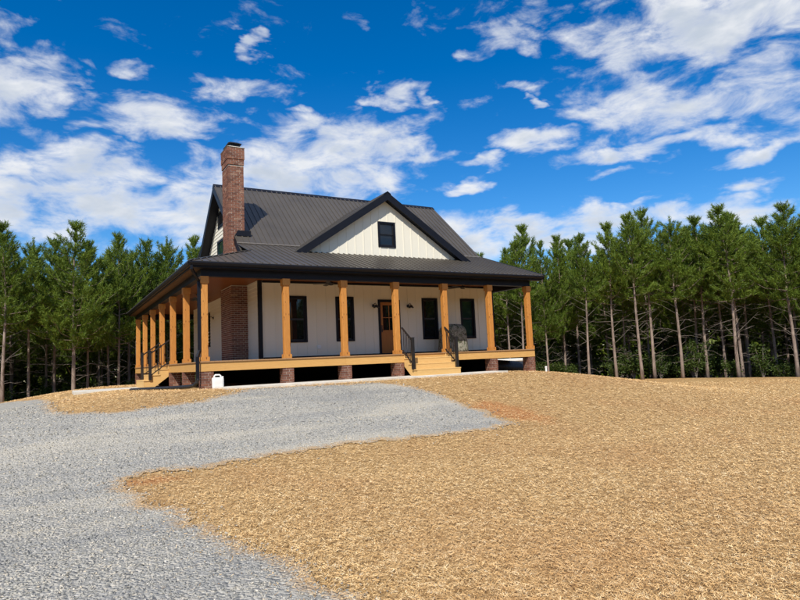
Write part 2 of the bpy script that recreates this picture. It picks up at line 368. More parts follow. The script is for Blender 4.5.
# ground: rings around the yard out to the horizon
gx = np.concatenate([np.linspace(-300, -45, 18)[:-1], np.arange(-45, 60, .5), np.linspace(60, 320, 18)])
gy = np.concatenate([np.linspace(-300, -40, 18)[:-1], np.arange(-40, 60, .5), np.linspace(60, 320, 18)])
GX, GY = np.meshgrid(gx, gy); GZ = zt(GX, GY)
wob = np.sin(GX * .9 + 1.3 * np.sin(GY * .55)) * np.sin(GY * .8 + GX * .21) * .018
GZ = GZ + wob * (np.hypot(GX - 5, GY - 7) > 9)
ny, nx = GX.shape; idx = np.arange(nx * ny).reshape(ny, nx)
quads = np.stack([idx[:-1, :-1], idx[:-1, 1:], idx[1:, 1:], idx[1:, :-1]], -1).reshape(-1, 4)
me = npmesh('ground', np.stack([GX, GY, GZ], -1), quads, 4); me.polygons.foreach_set('use_smooth', [True] * len(me.polygons))
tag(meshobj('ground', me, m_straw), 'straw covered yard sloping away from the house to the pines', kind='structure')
def gz(x, y):                                             # ground height with its small unevenness
    x = np.asarray(x, float); y = np.asarray(y, float)
    w = np.sin(x * .9 + 1.3 * np.sin(y * .55)) * np.sin(y * .8 + x * .21) * .018
    return zt(x, y) + w * (np.hypot(x - 5, y - 7) > 9)

# gravel drive
GP = [(-4.3, 7.6), (-4.05, 5.2), (-3.92, .3), (-3.87, -2.7), (-2.83, -3.68), (-1.56, -3.62), (-.19, -2.89), (.62, -1.75), (2.42, -1.62), (4.85, -2.3), (5.05, -3.1),
      (5.27, -4.7), (5.22, -6.6), (4.95, -8.05), (4.2, -8.42), (3.1, -8.3), (1.93, -8.32), (.86, -8.28), (-.17, -8.44), (-1.1, -8.52), (-1.78, -8.72), (-2.5, -8.46), (-2.98, -8.66),
      (-2.95, -9.5), (-2.78, -10.8), (-2.5, -12.05), (-2.31, -13.1), (-2.16, -13.9), (-2.04, -14.5), (-1.85, -18), (-2.0, -27), (-10, -27), (-10.5, -6), (-9.5, 6), (-8.2, 15.5), (-6.4, 14.5)]
dense = []
for i, a in enumerate(GP):
    b = GP[(i + 1) % len(GP)]; a = Vector(a); b = Vector(b); n = max(1, int((b - a).length / .09))
    for k in range(n):
        q = a.lerp(b, k / n)
        j = .16 * mnoise.noise((q.x * 1.7, q.y * 1.7, 3)) + .10 * mnoise.noise((q.x * 6, q.y * 6, 9)) + .05 * mnoise.noise((q.x * 17, q.y * 17, 5))
        nrm = Vector((-(b - a).y, (b - a).x)).normalized(); dense.append(q + nrm * j * 1.6)
DP = np.array([(p.x, p.y) for p in dense])
def inside(P, Q):                                         # points P in polygon Q
    x, y = P[:, 0], P[:, 1]; r = np.zeros(len(P), bool); j = len(Q) - 1
    for i in range(len(Q)):
        xi, yi = Q[i]; xj, yj = Q[j]
        if yi != yj: r ^= ((yi > y) != (yj > y)) & (x < (xj - xi) * (y - yi) / (yj - yi) + xi)
        j = i
    return r
pg = np.stack(np.meshgrid(np.arange(-11, 6, .24), np.arange(-28, 17, .24)), -1).reshape(-1, 2)
pg = pg[inside(pg, DP)]
allp = [Vector(p) for p in DP] + [Vector(p) for p in pg]
res = delaunay_2d_cdt(allp, [], [list(range(len(DP)))], 1, 1e-4)
gv = [(p.x, p.y, float(gz(p.x, p.y)) + .014) for p in res[0]]
me = bpy.data.meshes.new('gravel_driveway'); me.from_pydata(gv, [], res[2]); me.update()
GA = np.array([(q[0], q[1]) for q in gv]); ed = np.concatenate([np.sqrt(((GA[k:k + 500, None] - DP[None]) ** 2).sum(-1)).min(1) for k in range(0, len(GA), 500)])
me.attributes.new('edge', 'FLOAT', 'POINT').data.foreach_set('value', np.clip(ed / .55, 0, 1).astype(np.float32))
for p in me.polygons: p.use_smooth = True
tag(meshobj('gravel_driveway', me, m_gravel), 'grey crushed gravel drive curving up to the front porch', kind='structure')

# loose stones on and along the drive (uncountable)
def polar(n, a0, a1, d0, d1):
    a = rng.uniform(R(a0), R(a1), n); dd = d0 * (d1 / d0) ** rng.uniform(0, 1, n)
    return np.stack([CAM_P.x + np.sin(a) * dd, CAM_P.y + np.cos(a) * dd], -1), dd
P, dd = polar(100000, -22, 58, 3.6, 22)
k_ = inside(P + rng.normal(0, 1, P.shape) * np.where(rng.random(len(P)) < .3, .32, .1)[:, None], DP); P, dd = P[k_], dd[k_]
S = rng.uniform(.35, 1.0, len(P)) ** 1.7 * (.008 + .0010 * dd); n = len(P)
cube = np.array([(-1, -1, -1), (1, -1, -1), (1, 1, -1), (-1, 1, -1), (-1, -1, 1), (1, -1, 1), (1, 1, 1), (-1, 1, 1)], float) * .62
V = cube[None] * np.array([1.25, .9, .62]) + rng.uniform(-.42, .42, (n, 8, 3)); ang = rng.uniform(0, 6.28, n); tl = rng.normal(0, .45, n)
c, s = np.cos(tl)[:, None], np.sin(tl)[:, None]; V = np.stack([V[..., 0] * c - V[..., 2] * s, V[..., 1], V[..., 0] * s + V[..., 2] * c], -1)
c, s = np.cos(ang)[:, None], np.sin(ang)[:, None]; V = np.stack([V[..., 0] * c - V[..., 1] * s, V[..., 0] * s + V[..., 1] * c, V[..., 2]], -1)
V *= S[:, None, None]; V[..., 0] += P[:, 0:1]; V[..., 1] += P[:, 1:2]; V[..., 2] += (gz(P[:, 0], P[:, 1]) + .012 + S * .25)[:, None]
cf_ = np.array([(0, 3, 2, 1), (4, 5, 6, 7), (0, 1, 5, 4), (1, 2, 6, 5), (2, 3, 7, 6), (3, 0, 4, 7)])
me = npmesh('gravel_stones', V, (np.arange(n)[:, None, None] * 8 + cf_[None]), 4)
tag(meshobj('gravel_stones', me, m_stone), 'loose angular grey stones scattered over the gravel drive', 'gravel', kind='stuff')

# straw strands over the yard (uncountable)
P, dd = polar(640000, -22, 74, 3.5, 33)
hx = (P[:, 0] > -.6) & (P[:, 0] < 13.2) & (P[:, 1] > -.3) & (P[:, 1] < 17) | (P[:, 0] > .3) & (P[:, 0] < 10.65) & (P[:, 1] > -1.34) & (P[:, 1] < 0) | (P[:, 0] > -3.75) & (P[:, 0] < 0) & (P[:, 1] > 4.9) & (P[:, 1] < 8.45)
k_ = ~inside(P + rng.normal(0, 1, P.shape) * np.where(rng.random(len(P)) < .25, .30, .09)[:, None], DP) & ~hx & (np.hypot(P[:, 0] - 2, P[:, 1] + 6) < 27)
P, dd = P[k_], dd[k_]; n = len(P); Ln = rng.uniform(.014, .05, n) * (.65 + .042 * dd); Wd = rng.uniform(.0022, .005, n) * (.5 + .085 * dd)
ang = rng.uniform(0, 3.1416, n); d = np.stack([np.cos(ang), np.sin(ang)], -1); pr = np.stack([-d[:, 1], d[:, 0]], -1)
rise = np.abs(rng.normal(0, .17, n)) * Ln; zc = gz(P[:, 0], P[:, 1]) + .010 + rng.uniform(0, .022, n); roll = rng.normal(0, .35, n)
V = np.zeros((n, 4, 3))
for i, (t, hz) in enumerate(((-.5, 0), (.5, 1))):
    cx = P + d * (t * Ln)[:, None]
    for j, sg in enumerate((-1, 1)):
        V[:, i * 2 + j, :2] = cx + pr * (sg * Wd / 2 * np.cos(roll))[:, None]; V[:, i * 2 + j, 2] = zc + rise * hz + sg * Wd / 2 * np.sin(roll)
me = npmesh('straw_strands', V, np.arange(n)[:, None, None] * 4 + np.array([(0, 1, 3, 2)])[None], 4)
tag(meshobj('straw_strands', me, m_strand), 'golden straw strands strewn thickly over the yard', 'straw', kind='stuff')

# concrete strips
def slab(name, x0, x1, y0, y1, top, th, label):
    mb = MB(); mb.box(x0, x1, y0, y1, top - th, top); o = mb.build(name, m_conc, bevel=.012); tag(o, label, kind='structure'); return o
slab('concrete_walk', .35, 10.6, -1.3, -.32, -.775, .16, 'pale concrete walk along the front of the porch')
slab('concrete_pad', -3.3, -.55, 5.6, 8.2, -.84, .3, 'pale concrete pad at the foot of the side steps')

# ================================================================== HOUSE
XL, XR, YF, YB = 2.43, 13.03, 2.40, 14.0
PX = [0, 2.58, 4.63, 6.68, 8.79, 10.92, 12.92]
PY = [2.82, 5.49, 8.17, 10.86, 13.59, 16.41]
house = empty('farmhouse', (7.7, 7.0, -.84))
tag(house, 'cream farmhouse with black metal roof, brick chimney and wraparound cedar post porch', 'house')
H = house

# ---- walls
def cells(xs, zs, holes):
    xs = sorted(set(xs + [h[0] for h in holes] + [h[1] for h in holes])); zs = sorted(set(zs + [h[2] for h in holes] + [h[3] for h in holes]))
    for a, b in zip(xs, xs[1:]):
        for c, d_ in zip(zs, zs[1:]):
            if not any(h[0] <= a and b <= h[1] and h[2] <= c and d_ <= h[3] for h in holes): yield a, b, c, d_
WZ0, WZ1 = .65, 2.25
WIN = [(3.52, 4.17), (5.46, 6.11), (9.36, 10.01), (11.32, 11.95)]
DOOR = (7.24, 8.23, .0, 2.22)
holes = [(a, b, WZ0, WZ1) for a, b in WIN] + [DOOR]
mb = MB()
for a, b, c, d_ in cells([XL, XR], [-.05, 3.95], holes): mb.box(a, b, YF, YF + .16, c, d_)
front_wall = mb.build('front_wall', m_side, H)
mb = MB(); x = XL + .2
while x < XR - .1:                                        # battens, split round the openings
    zs = [(.09, 2.78)]
    for h in holes:
        if h[0] - .13 < x < h[1] + .13: zs = [(.09, h[2] - .06), (h[3] + .06, 2.78)] if h[2] > .1 else [(h[3] + .06, 2.78)]
    for z0, z1 in zs: mb.box(x - .02, x + .02, YF - .014, YF + .002, z0, z1)
    x += .4
mb.build('battens', m_side, front_wall, kind='stuff')
MB().box(XL + .12, XR - .12, YF - .03, YF + .003, .005, .085).build('base_board', m_black, H)
MB().box(XL + .12, XR - .12, YF - .035, YF + .003, 2.782, 2.87).build('frieze_board', m_black, H)
for xa, xb in ((XL - .03, XL + .10), (XR - .10, XR + .03)):
    MB().box(xa, xb, YF - .04, YF + .10, .004, 2.87).build('corner_board', m_black, H)

def lap_wall(name, xw, sgn, z0, z1, ya, yb, prof=None, ex=.15):
    """horizontal lap boards on the wall x = xw facing sgn; prof(z) gives the y range"""
    t = .16
    w = MB()
    if prof is None: w.box(min(xw, xw - sgn * t), max(xw, xw - sgn * t), ya, yb, z0, z1)
    else:
        ztop = z1; (a0, b0) = prof(z0); (a1, b1) = prof(ztop)
        w.prism([(xw, a0, z0), (xw, b0, z0), (xw, b1, ztop), (xw, a1, ztop)], (-sgn * t, 0, 0))
    o = w.build(name, m_side, H); b = MB(); z = z0
    while z < z1 - .02:
        zt_ = min(z + ex + .012, z1)
        a0, b0 = (ya, yb) if prof is None else prof(z); a1, b1 = (ya, yb) if prof is None else prof(zt_)
        if b1 - a1 > .02:
            xo, xi = xw + sgn * .024, xw + sgn * .006; xb_ = xw - sgn * .01
            b.add([(xo, a0, z), (xo, b0, z), (xi, b1, zt_), (xi, a1, zt_), (xb_, a0, z), (xb_, b0, z), (xb_, b1, zt_), (xb_, a1, zt_)],
                  [(0, 1, 2, 3), (4, 7, 6, 5), (0, 4, 5, 1), (1, 5, 6, 2), (2, 6, 7, 3), (3, 7, 4, 0)])
        z += ex
    b.build('lap_boards', m_side, o, kind='stuff'); return o
lap_wall('side_wall', XL, -1, -.05, 3.98, YF + .16, YB)
lap_wall('side_wall', XR, 1, -.84, 3.9, YF + .16, YB)
MB().box(XL + .16, XR - .16, YB - .16, YB, -.84, 3.98).build('rear_wall', m_side, H)
RY, RZ, RS = 7.45, 7.77, .87                               # main ridge
RTH = .24
gp = lambda z: (RY - (RZ - RTH * 1.25 - z) / RS, RY + (RZ - RTH * 1.25 - z) / RS)
def gprof(z):
    a, b_ = gp(z); return max(a, YF), min(b_, 12.6)
lap_wall('gable_wall', XL, -1, 3.98, 7.40, 0, 0, gprof)
lap_wall('gable_wall', XR, 1, 3.9, 7.40, 0, 0, gprof)
# foundation under the house, crawl space shade put into its near-black colour
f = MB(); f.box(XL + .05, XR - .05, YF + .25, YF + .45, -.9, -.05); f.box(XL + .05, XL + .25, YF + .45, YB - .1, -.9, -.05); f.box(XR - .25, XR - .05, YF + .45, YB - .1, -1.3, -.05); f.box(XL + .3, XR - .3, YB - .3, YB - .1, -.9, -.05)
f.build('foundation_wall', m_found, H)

# ---- windows (map: local u along wall, d outwards, z)
def fmap(Y): return lambda u, d_, z: (u, Y - d_, z)
def lmap(X): return lambda u, d_, z: (X - d_, u, z)
def mbox(mb, mp, u0, u1, d0, d1, z0, z1):
    p = [mp(u, d_, z) for u, d_, z in ((u0, d0, z0), (u1, d0, z0), (u1, d1, z0), (u0, d1, z0), (u0, d0, z1), (u1, d0, z1), (u1, d1, z1), (u0, d1, z1))]
    mb.add(p, [(0, 3, 2, 1), (4, 5, 6, 7), (0, 1, 5, 4), (1, 2, 6, 5), (2, 3, 7, 6), (3, 0, 4, 7)])
def window(mp, u0, u1, z0, z1, parent, glass=None, deep=-.07, cas=.06, split=True):
    glass = glass or m_glass
    fr = MB()
    mbox(fr, mp, u0 - cas, u0 + .02, deep - .04, .035, z0 - cas, z1 + cas); mbox(fr, mp, u1 - .02, u1 + cas, deep - .04, .035, z0 - cas, z1 + cas)
    mbox(fr, mp, u0 + .02, u1 - .02, deep - .04, .035, z1 - .02, z1 + cas); mbox(fr, mp, u0 + .02, u1 - .02, deep - .04, .045, z0 - cas, z0 + .02)
    w = fr.build('window', m_black, parent)
    zm = (z0 + z1) / 2
    for (a, b, dd) in (((z0 + .02, zm, 0), (zm, z1 - .02, .02)) if split else ((z0 + .02, z1 - .02, 0),)):
        s_ = MB(); e = .035; D = deep + dd
        mbox(s_, mp, u0 + .02, u0 + .02 + e, D - .02, D + .02, a, b); mbox(s_, mp, u1 - .02 - e, u1 - .02, D - .02, D + .02, a, b)
        mbox(s_, mp, u0 + .02 + e, u1 - .02 - e, D - .02, D + .02, a, a + e); mbox(s_, mp, u0 + .02 + e, u1 - .02 - e, D - .02, D + .02, b - e, b)
        s_.build('sash', m_blackmetal, w)
        g = MB(); mbox(g, mp, u0 + .02 + e, u1 - .02 - e, D - .012, D - .004, a + e, b - e); g.build('pane', glass, w)
    return w
for i, (a, b) in enumerate(WIN):
    w = window(fmap(YF), a, b, WZ0, WZ1, H, m_glass_g if i == 3 else None)
# curtain edge behind first window would not show; side wall windows
window(lmap(XL), 10.2, 11.0, .85, 2.35, H, deep=.022)
window(lmap(XL), 6.6, 7.5, .85, 2.35, H, deep=.022)
window(lmap(XL), 6.9, 8.3, 6.02, 6.68, H, deep=.03, cas=.05, split=False)
window(lmap(XL), 7.3, 8.45, 4.72, 5.38, H, m_glass_g, deep=.03, cas=.05, split=False)
# side door far along the left wall
# ---- front door
df = MB(); a, b = DOOR[0], DOOR[1]
df.box(a, a + .09, YF - .045, YF + .10, .01, 2.22); df.box(b - .09, b, YF - .045, YF + .10, .01, 2.22); df.box(a + .09, b - .09, YF - .045, YF + .10, 2.13, 2.22)
door = df.build('front_door', m_black, H)
door['label'] = 'stained wood front door with four glass lights'
a, b = a + .095, b - .095; yd = YF + .03
lf = MB()
lf.box(a, a + .11, yd - .025, yd + .025, .02, 2.12); lf.box(b - .11, b, yd - .025, yd + .025, .02, 2.12)
for z0, z1 in ((.02, .22), (.86, 1.0), (2.0, 2.12)): lf.box(a + .11, b - .11, yd - .025, yd + .025, z0, z1)
lf.box(a + .11, b - .11, yd - .005, yd + .02, .22, .52); lf.box(a + .11, b - .11, yd - .018, yd + .02, .52, .58); lf.box(a + .11, b - .11, yd - .005, yd + .02, .58, .86)
lf.build('door_leaf', m_door, door)
xm = (a + b) / 2
for u0, u1 in ((a + .11, xm - .012), (xm + .012, b - .11)):
    for z0, z1 in ((1.0, 1.49), (1.515, 2.0)): MB().box(u0, u1, yd - .004, yd + .004, z0, z1).build('pane', m_glass, door)
MB().box(xm - .012, xm + .012, yd - .02, yd + .012, 1.0, 2.0).box(a + .11, xm - .012, yd - .02, yd + .012, 1.49, 1.515).box(xm + .012, b - .11, yd - .02, yd + .012, 1.49, 1.515).build('muntin', m_door, door)
hd = MB(); hd.box(a + .035, a + .075, yd - .035, yd - .024, .92, 1.2); hd.tube([(a + .055, yd - .03, 1.0), (a + .055, yd - .07, 1.0), (a + .13, yd - .075, 1.0)], .011, 8); hd.build('door_handle', m_blackmetal, door)

# ---- front gable
GXc, GZa, GS, GYf = 7.73, 6.60, .667, 2.13
gw = MB(); gx0, gx1, gz0, gz1 = 7.43, 8.11, 4.43, 5.36
zr = lambda x: GZa - .30 - GS * abs(x - GXc)
zb = 3.75
xl_, xr_ = GXc - (GZa - .30 - zb) / GS, GXc + (GZa - .30 - zb) / GS
T = (0, .14, 0)
gw.prism([(xl_, YF, zb), (gx0, YF, zb), (gx0, YF, zr(gx0))], T); gw.prism([(gx1, YF, zb), (xr_, YF, zb), (gx1, YF, zr(gx1))], T)
gw.prism([(gx0, YF, zb), (gx1, YF, zb), (gx1, YF, gz0), (gx0, YF, gz0)], T); gw.prism([(gx0, YF, gz1), (gx1, YF, gz1), (gx1, YF, zr(gx1)), (GXc, YF, zr(GXc)), (gx0, YF, zr(gx0))], T)
gable = gw.build('front_gable_wall', m_side, H)
mb = MB(); x = GXc - 3.75 + .15
while x < GXc + 3.7:
    zz = [(3.9, zr(x) - .02)] if not (gx0 - .1 < x < gx1 + .1) else [(3.9, gz0 - .06), (gz1 + .06, zr(x) - .02)]
    for z0, z1 in zz:
        if z1 > z0 + .05: mb.box(x - .02, x + .02, YF - .014, YF + .002, z0, z1)
    x += .37
mb.build('battens', m_side, gable, kind='stuff')
window(fmap(YF), gx0, gx1, gz0, gz1, H, deep=-.05)

# ---- roofs
def slab_roof(name, poly, zf, th, parent):
    """roof sheet over plan polygon poly with height function zf, th thick downwards"""
    mb = MB(); mb.prism([(x, y, zf(x, y)) for x, y in poly], (0, 0, -th)); return mb.build(name, m_roof, parent)
def ribs(o, segs, zf, w=.04, h=.034):
    mb = MB()
    for (x0, y0), (x1, y1) in segs:
        p = Vector((x0, y0, zf(x0, y0) + h * .35)); q = Vector((x1, y1, zf(x1, y1) + h * .35))
        if (q - p).length > .08:
            mb.bar(p, q, w, h)
    mb.build('roof_ribs', m_roof, o, kind='stuff')
MX0, MX1 = 2.02, 13.44
zm_ = lambda x, y: RZ - RS * abs(y - RY)
pitch = .229
rf = slab_roof('main_roof', [(MX0, 3.25), (MX1, 3.25), (MX1, RY), (MX0, RY)], zm_, .05, H)
xs = np.arange(MX0 + .05, MX1, pitch)
ribs(rf, [((x, 3.25), (x, RY - .1)) for x in xs], zm_)
rb = slab_roof('main_roof', [(MX0, RY), (MX1, RY), (MX1, 10.9), (MX0, 10.9)], zm_, .05, H)
ribs(rb, [((x, RY + .1), (x, 10.9)) for x in xs], zm_)
mb = MB()
for s_ in (-1, 1): mb.prism([(MX0 - .01, RY, RZ + .03), (MX0 - .01, RY + s_ * .17, RZ + .03 - .17 * RS), (MX0 - .01, RY + s_ * .17, RZ - .02 - .17 * RS), (MX0 - .01, RY, RZ - .02)], (MX1 - MX0 + .02, 0, 0))
mb.build('ridge_cap', m_black, rf)
for x0 in (MX0 - .012, MX1 - .03):                          # rake boards of the main gables
    for s_, yl in ((-1, 3.3), (1, 10.8)):
        MB().prism([(x0, RY, RZ - .045), (x0, yl, RZ - .045 - RS * abs(yl - RY)), (x0, yl, RZ - .36 - RS * abs(yl - RY)), (x0, RY, RZ - .36)], (.042, 0, 0)).build('rake_board', m_black, H)
for x0, x1 in ((MX0 + .03, XL + .02), (XR - .02, MX1 - .03)):   # rake soffits
    for s_, yl in ((-1, 3.3), (1, 10.8)):
        MB().prism([(x0, RY, RZ - .28), (x0, yl, RZ - .28 - RS * abs(yl - RY)), (x0, yl, RZ - .30 - RS * abs(yl - RY)), (x0, RY, RZ - .30)], (x1 - x0, 0, 0)).build('rake_soffit', m_black, H)

# front cross gable roof
zg = lambda x, y: GZa - GS * abs(x - GXc)
for s_ in (-1, 1):
    xe = GXc + s_ * 4.35
    g = slab_roof('gable_roof', [(GXc, GYf), (xe, GYf), (xe, 6.6), (GXc, 6.6)], zg, .05, H)
    ribs(g, [((GXc + s_ * .08, y), (xe, y)) for y in np.arange(GYf + .04, 6.4, pitch)], zg)
    MB().prism([(GXc, GYf - .035, GZa - .01), (xe, GYf - .035, GZa - .01 - GS * 4.35), (xe, GYf - .035, GZa - .33 - GS * 4.35), (GXc, GYf - .035, GZa - .33)], (0, .04, 0)).build('rake_board', m_black, H)
    MB().prism([(GXc, GYf + .01, GZa - .26), (xe, GYf + .01, GZa - .26 - GS * 4.35), (xe, GYf + .01, GZa - .28 - GS * 4.35), (GXc, GYf + .01, GZa - .28)], (0, .30, 0)).build('rake_soffit', m_black, H)
    MB().prism([(GXc, GYf - .05, GZa + .025), (GXc + s_ * .15, GYf - .05, GZa + .025 - .15 * GS), (GXc + s_ * .15, GYf - .05, GZa - .02 - .15 * GS), (GXc, GYf - .05, GZa - .02)], (0, 4.2, 0)).build('ridge_cap', m_black, H)

# porch roofs
PE, PZ, PS = .52, 2.97, .353
XE = 13.45; YE = PY[-1] + PE
zf_ = lambda x, y: PZ + PS * (y + PE)
zl_ = lambda x, y: PZ + PS * (x + PE)
zk_ = lambda x, y: PZ + PS * (YE - y)
HX = MX0 - .02
pf = slab_roof('porch_roof', [(-PE, -PE), (XE, -PE), (XE, 3.62), (HX, 3.62), (HX, HX)], zf_, .035, H)
ribs(pf, [((x, -PE), (x, min(x, 3.62) if x < HX else 3.62)) for x in np.arange(-PE + .15, XE, pitch)], zf_)
pl = slab_roof('porch_roof', [(-PE, -PE), (XL - .02, XL - .02), (XL - .02, YE - PE - XL + .02), (-PE, YE)], zl_, .035, H)
ribs(pl, [((-PE, y), (min(XL - .02, y, YE - PE - y), y)) for y in np.arange(-PE + .15, YE - .1, pitch)], zl_)
YK = YE - PE - HX
pk = slab_roof('porch_roof', [(-PE, YE), (XE, YE), (XE, 10.2), (HX, 10.2), (HX, YK)], zk_, .035, H)
ribs(pk, [((x, YE), (x, max(YE - PE - x, 10.2) if x < HX else 10.2)) for x in np.arange(-PE + .15, XE, pitch)], zk_)
MB().bar((-PE, -PE, PZ + .012), (HX, HX, zf_(0, HX) + .012), .13, .02).build('hip_cap', m_roof, pf)
MB().bar((-PE, YE, PZ + .012), (HX, YE - PE - HX, zl_(HX, 0) + .012), .13, .02).build('hip_cap', m_roof, pk)
MB().bar((HX, 3.58, zf_(0, 3.58) + .03), (XE, 3.58, zf_(0, 3.58) + .03), .14, .025, (0, -PS, 1)).build('roof_flashing', simple('flashing', (.16, .14, .12), (.22, .19, .16), 8, .45), pf)
MB().bar((XE + .005, -PE, PZ - .07), (XE + .005, 3.5, zf_(0, 3.5) - .07), .03, .2).build('rake_board', m_black, H)
# infill above the right end beam
MB().prism([(XE - .5, -.05, 2.86), (XE - .5, YF, 2.86), (XE - .5, YF, zf_(0, YF) - .06), (XE - .5, -.05, zf_(0, -.05) - .06)], (.05, 0, 0)).build('gable_end_panel', m_black, H)

# fascia, gutters, soffits, beams, ceilings
MB().box(-PE + .10, XE - .02, -PE + .10, -PE + .125, 2.80, 2.95).build('fascia_board', m_black, H)
MB().box(-PE + .10, -PE + .125, -PE + .125, YE - .1, 2.80, 2.95).build('fascia_board', m_black, H)
def gutter(p0, p1, out):
    """k-style gutter from p0 to p1, out = outward unit vector"""
    o_ = Vector(out); prof = [(0, 0), (.055, 0), (.075, .035), (.11, .07), (.11, .115), (.095, .115), (.095, .08), (.065, .045), (.045, .015), (.012, .015), (.012, .115), (0, .115)]
    mb = MB(); n = len(prof); vs = []
    for p in (p0, p1):
        for a, z in prof: vs.append(Vector(p) + o_ * a + Vector((0, 0, z)))
    mb.add(vs, [(i, (i + 1) % n, n + (i + 1) % n, n + i) for i in range(n)]); return mb.build('gutter', m_black, H)
gutter((-PE - .01, -PE + .098, 2.845), (XE, -PE + .098, 2.845), (0, -1, 0))
gutter((-PE + .098, -PE + .098, 2.845), (-PE + .098, YE, 2.845), (-1, 0, 0))
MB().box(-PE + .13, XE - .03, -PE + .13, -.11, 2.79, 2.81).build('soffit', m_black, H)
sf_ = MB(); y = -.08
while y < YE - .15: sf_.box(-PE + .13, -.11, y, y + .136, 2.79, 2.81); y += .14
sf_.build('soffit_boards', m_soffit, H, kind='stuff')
beams = [(-.105, 13.02, -.105, .105, H), (-.105, .105, .107, 16.515, H), (12.815, 13.018, .107, YF - .045, H), (.107, 13.02, 16.31, 16.515, H)]  # left side beam: eave shade put into its colour as black
for x0, x1, y0, y1, _ in beams: MB().box(x0, x1, y0, y1, 2.575, 2.862).build('porch_beam', m_black, H)
cb = MB(); x = -.35                                         # tongue and groove ceiling, boards along y on the side, along x in front
y = .11
while y < YF - .06: cb.box(.11, 12.81, y, y + .131, 2.864, 2.884); y += .134
y = YF - .04
while y < 16.2: cb.box(.11, XL - .03 if y < YB else 12.9, y, y + .131, 2.864, 2.884); y += .134
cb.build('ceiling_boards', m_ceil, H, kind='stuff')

# ---- porch deck
dk = MB(); x = -.16
while x < 13.0: dk.box(x, min(x + .135, 13.06), -.17, YF - .05 if x > XL - .1 else 16.55, -.035, 0); x += .14
dk.build('deck_boards', m_deck, H, kind='stuff')
bk = MB(); x = XL + .1
while x < 13.0: bk.box(x, x + .135, YB + .02, 16.55, -.035, 0); x += .14
bk.build('deck_boards', m_deck, H, kind='stuff')
xs_ = [-.13, 4.6, 8.8, 13.03]
for a, b in zip(xs_, xs_[1:]): MB().box(a, b - .004, -.135, -.095, -.305, -.036).build('rim_board', m_rim_x, H)
ys_ = [-.094, 5.5, 10.9, 16.5]
for a, b in zip(ys_, ys_[1:]): MB().box(-.13, -.09, a, b - .004, -.305, -.036).build('rim_board', m_rim_y, H)
MB().box(12.99, 13.03, -.094, YF - .05, -.305, -.036).build('rim_board', m_rim_y, H)
jm = MB()
for x in np.arange(.3, 12.9, .41): jm.box(x, x + .04, -.09, YF + .2, -.25, -.04)
for y in np.arange(2.7, 16.3, .41): jm.box(-.085, XL + .1, y, y + .04, -.25, -.04)
jm.build('floor_joists', m_deck, H, kind='stuff')

# ---- brickwork
def brick_block(bm_, mm, x0, x1, y0, y1, z0, z1, L=.205, hgt=.063, j=.0135, dep=.1):
    mm.box(x0 + .009, x1 - .009, y0 + .009, y1 - .009, z0, z1 - .004)
    k = 0; z = z0
    while z + hgt * .6 <= z1:
        zt_ = min(z + hgt, z1); odd = k % 2
        for face in range(4):
            a0, a1 = (x0, x1) if face < 2 else (y0, y1)
            full = (face < 2) == (odd == 0)
            if not full: a0 += dep + j; a1 -= dep + j
            u = a0
            first = L
            while u < a1 - .02:
                e = min(u + first, a1)
                if a1 - e < .03: e = a1
                o_ = random.uniform(-.003, .003)
                if face == 0: bm_.box(u, e, y0 + o_, y0 + dep, z, zt_)
                elif face == 1: bm_.box(u, e, y1 - dep, y1 + o_, z, zt_)
                elif face == 2: bm_.box(x0 + o_, x0 + dep, u, e, z, zt_)
                else: bm_.box(x1 - dep, x1 + o_, u, e, z, zt_)
                u = e + j; first = L
        z += hgt + j; k += 1
pb, pm_ = MB(), MB(); brick_block(pb, pm_, -.185, .185, -.165, .165, 0, .58)
pbm, pmm = pb.mesh('pier_bricks'), pm_.mesh('pier_mortar')
pbm.materials.append(m_brick); pmm.materials.append(m_mortar)
piers = [(x, 0) for x in PX] + [(0, y) for y in PY]
post_me = None
for i, (x, y) in enumerate(piers):
    zbase = -.306 - .58; ox = .0 if i else .03
    pier = meshobj('brick_pier', pmm, None, H, (x + (.055 if x == 0 else 0) - (.07 if i == 6 else 0), y + (.045 if y == 0 else 0), zbase))
    meshobj('bricks', pbm, None, pier, pier.location, kind='stuff')
    if i == 6: MB().box(x - .24, x + .10, -.11, .2, -1.2, zbase - .002).build('pier_footing', m_conc, H)
pm0 = MB(); pm0.box(-.1, .1, -.1, .1, .0, 2.574)
post_me = pm0.mesh('post_shaft'); post_me.materials.append(m_post)
pt = MB()
for s_ in (-1, 1): pt.box(-.127, .127, s_ * .102 if s_ > 0 else -.127, .127 if s_ > 0 else -.102, .0, .13); pt.box(s_ * .102 if s_ > 0 else -.127, .127 if s_ > 0 else -.102, -.1015, .1015, .0, .13)
pt_me = pt.mesh('post_base_trim'); pt_me.materials.append(m_post)
pc = MB()
for s_ in (-1, 1): pc.box(-.125, .125, s_ * .102 if s_ > 0 else -.125, .125 if s_ > 0 else -.102, 2.36, 2.572); pc.box(s_ * .102 if s_ > 0 else -.125, .125 if s_ > 0 else -.102, -.1015, .1015, 2.36, 2.572)
pc_me = pc.mesh('post_cap_trim'); pc_me.materials.append(m_post)
for i, (x, y) in enumerate(piers):
    o = meshobj('porch_post', post_me, None, H, (x, y, .001))
    b = o.modifiers.new('bevel', 'BEVEL'); b.width = .018; b.segments = 2
    meshobj('base_trim', pt_me, None, o, o.location); meshobj('cap_trim', pc_me, None, o, o.location)

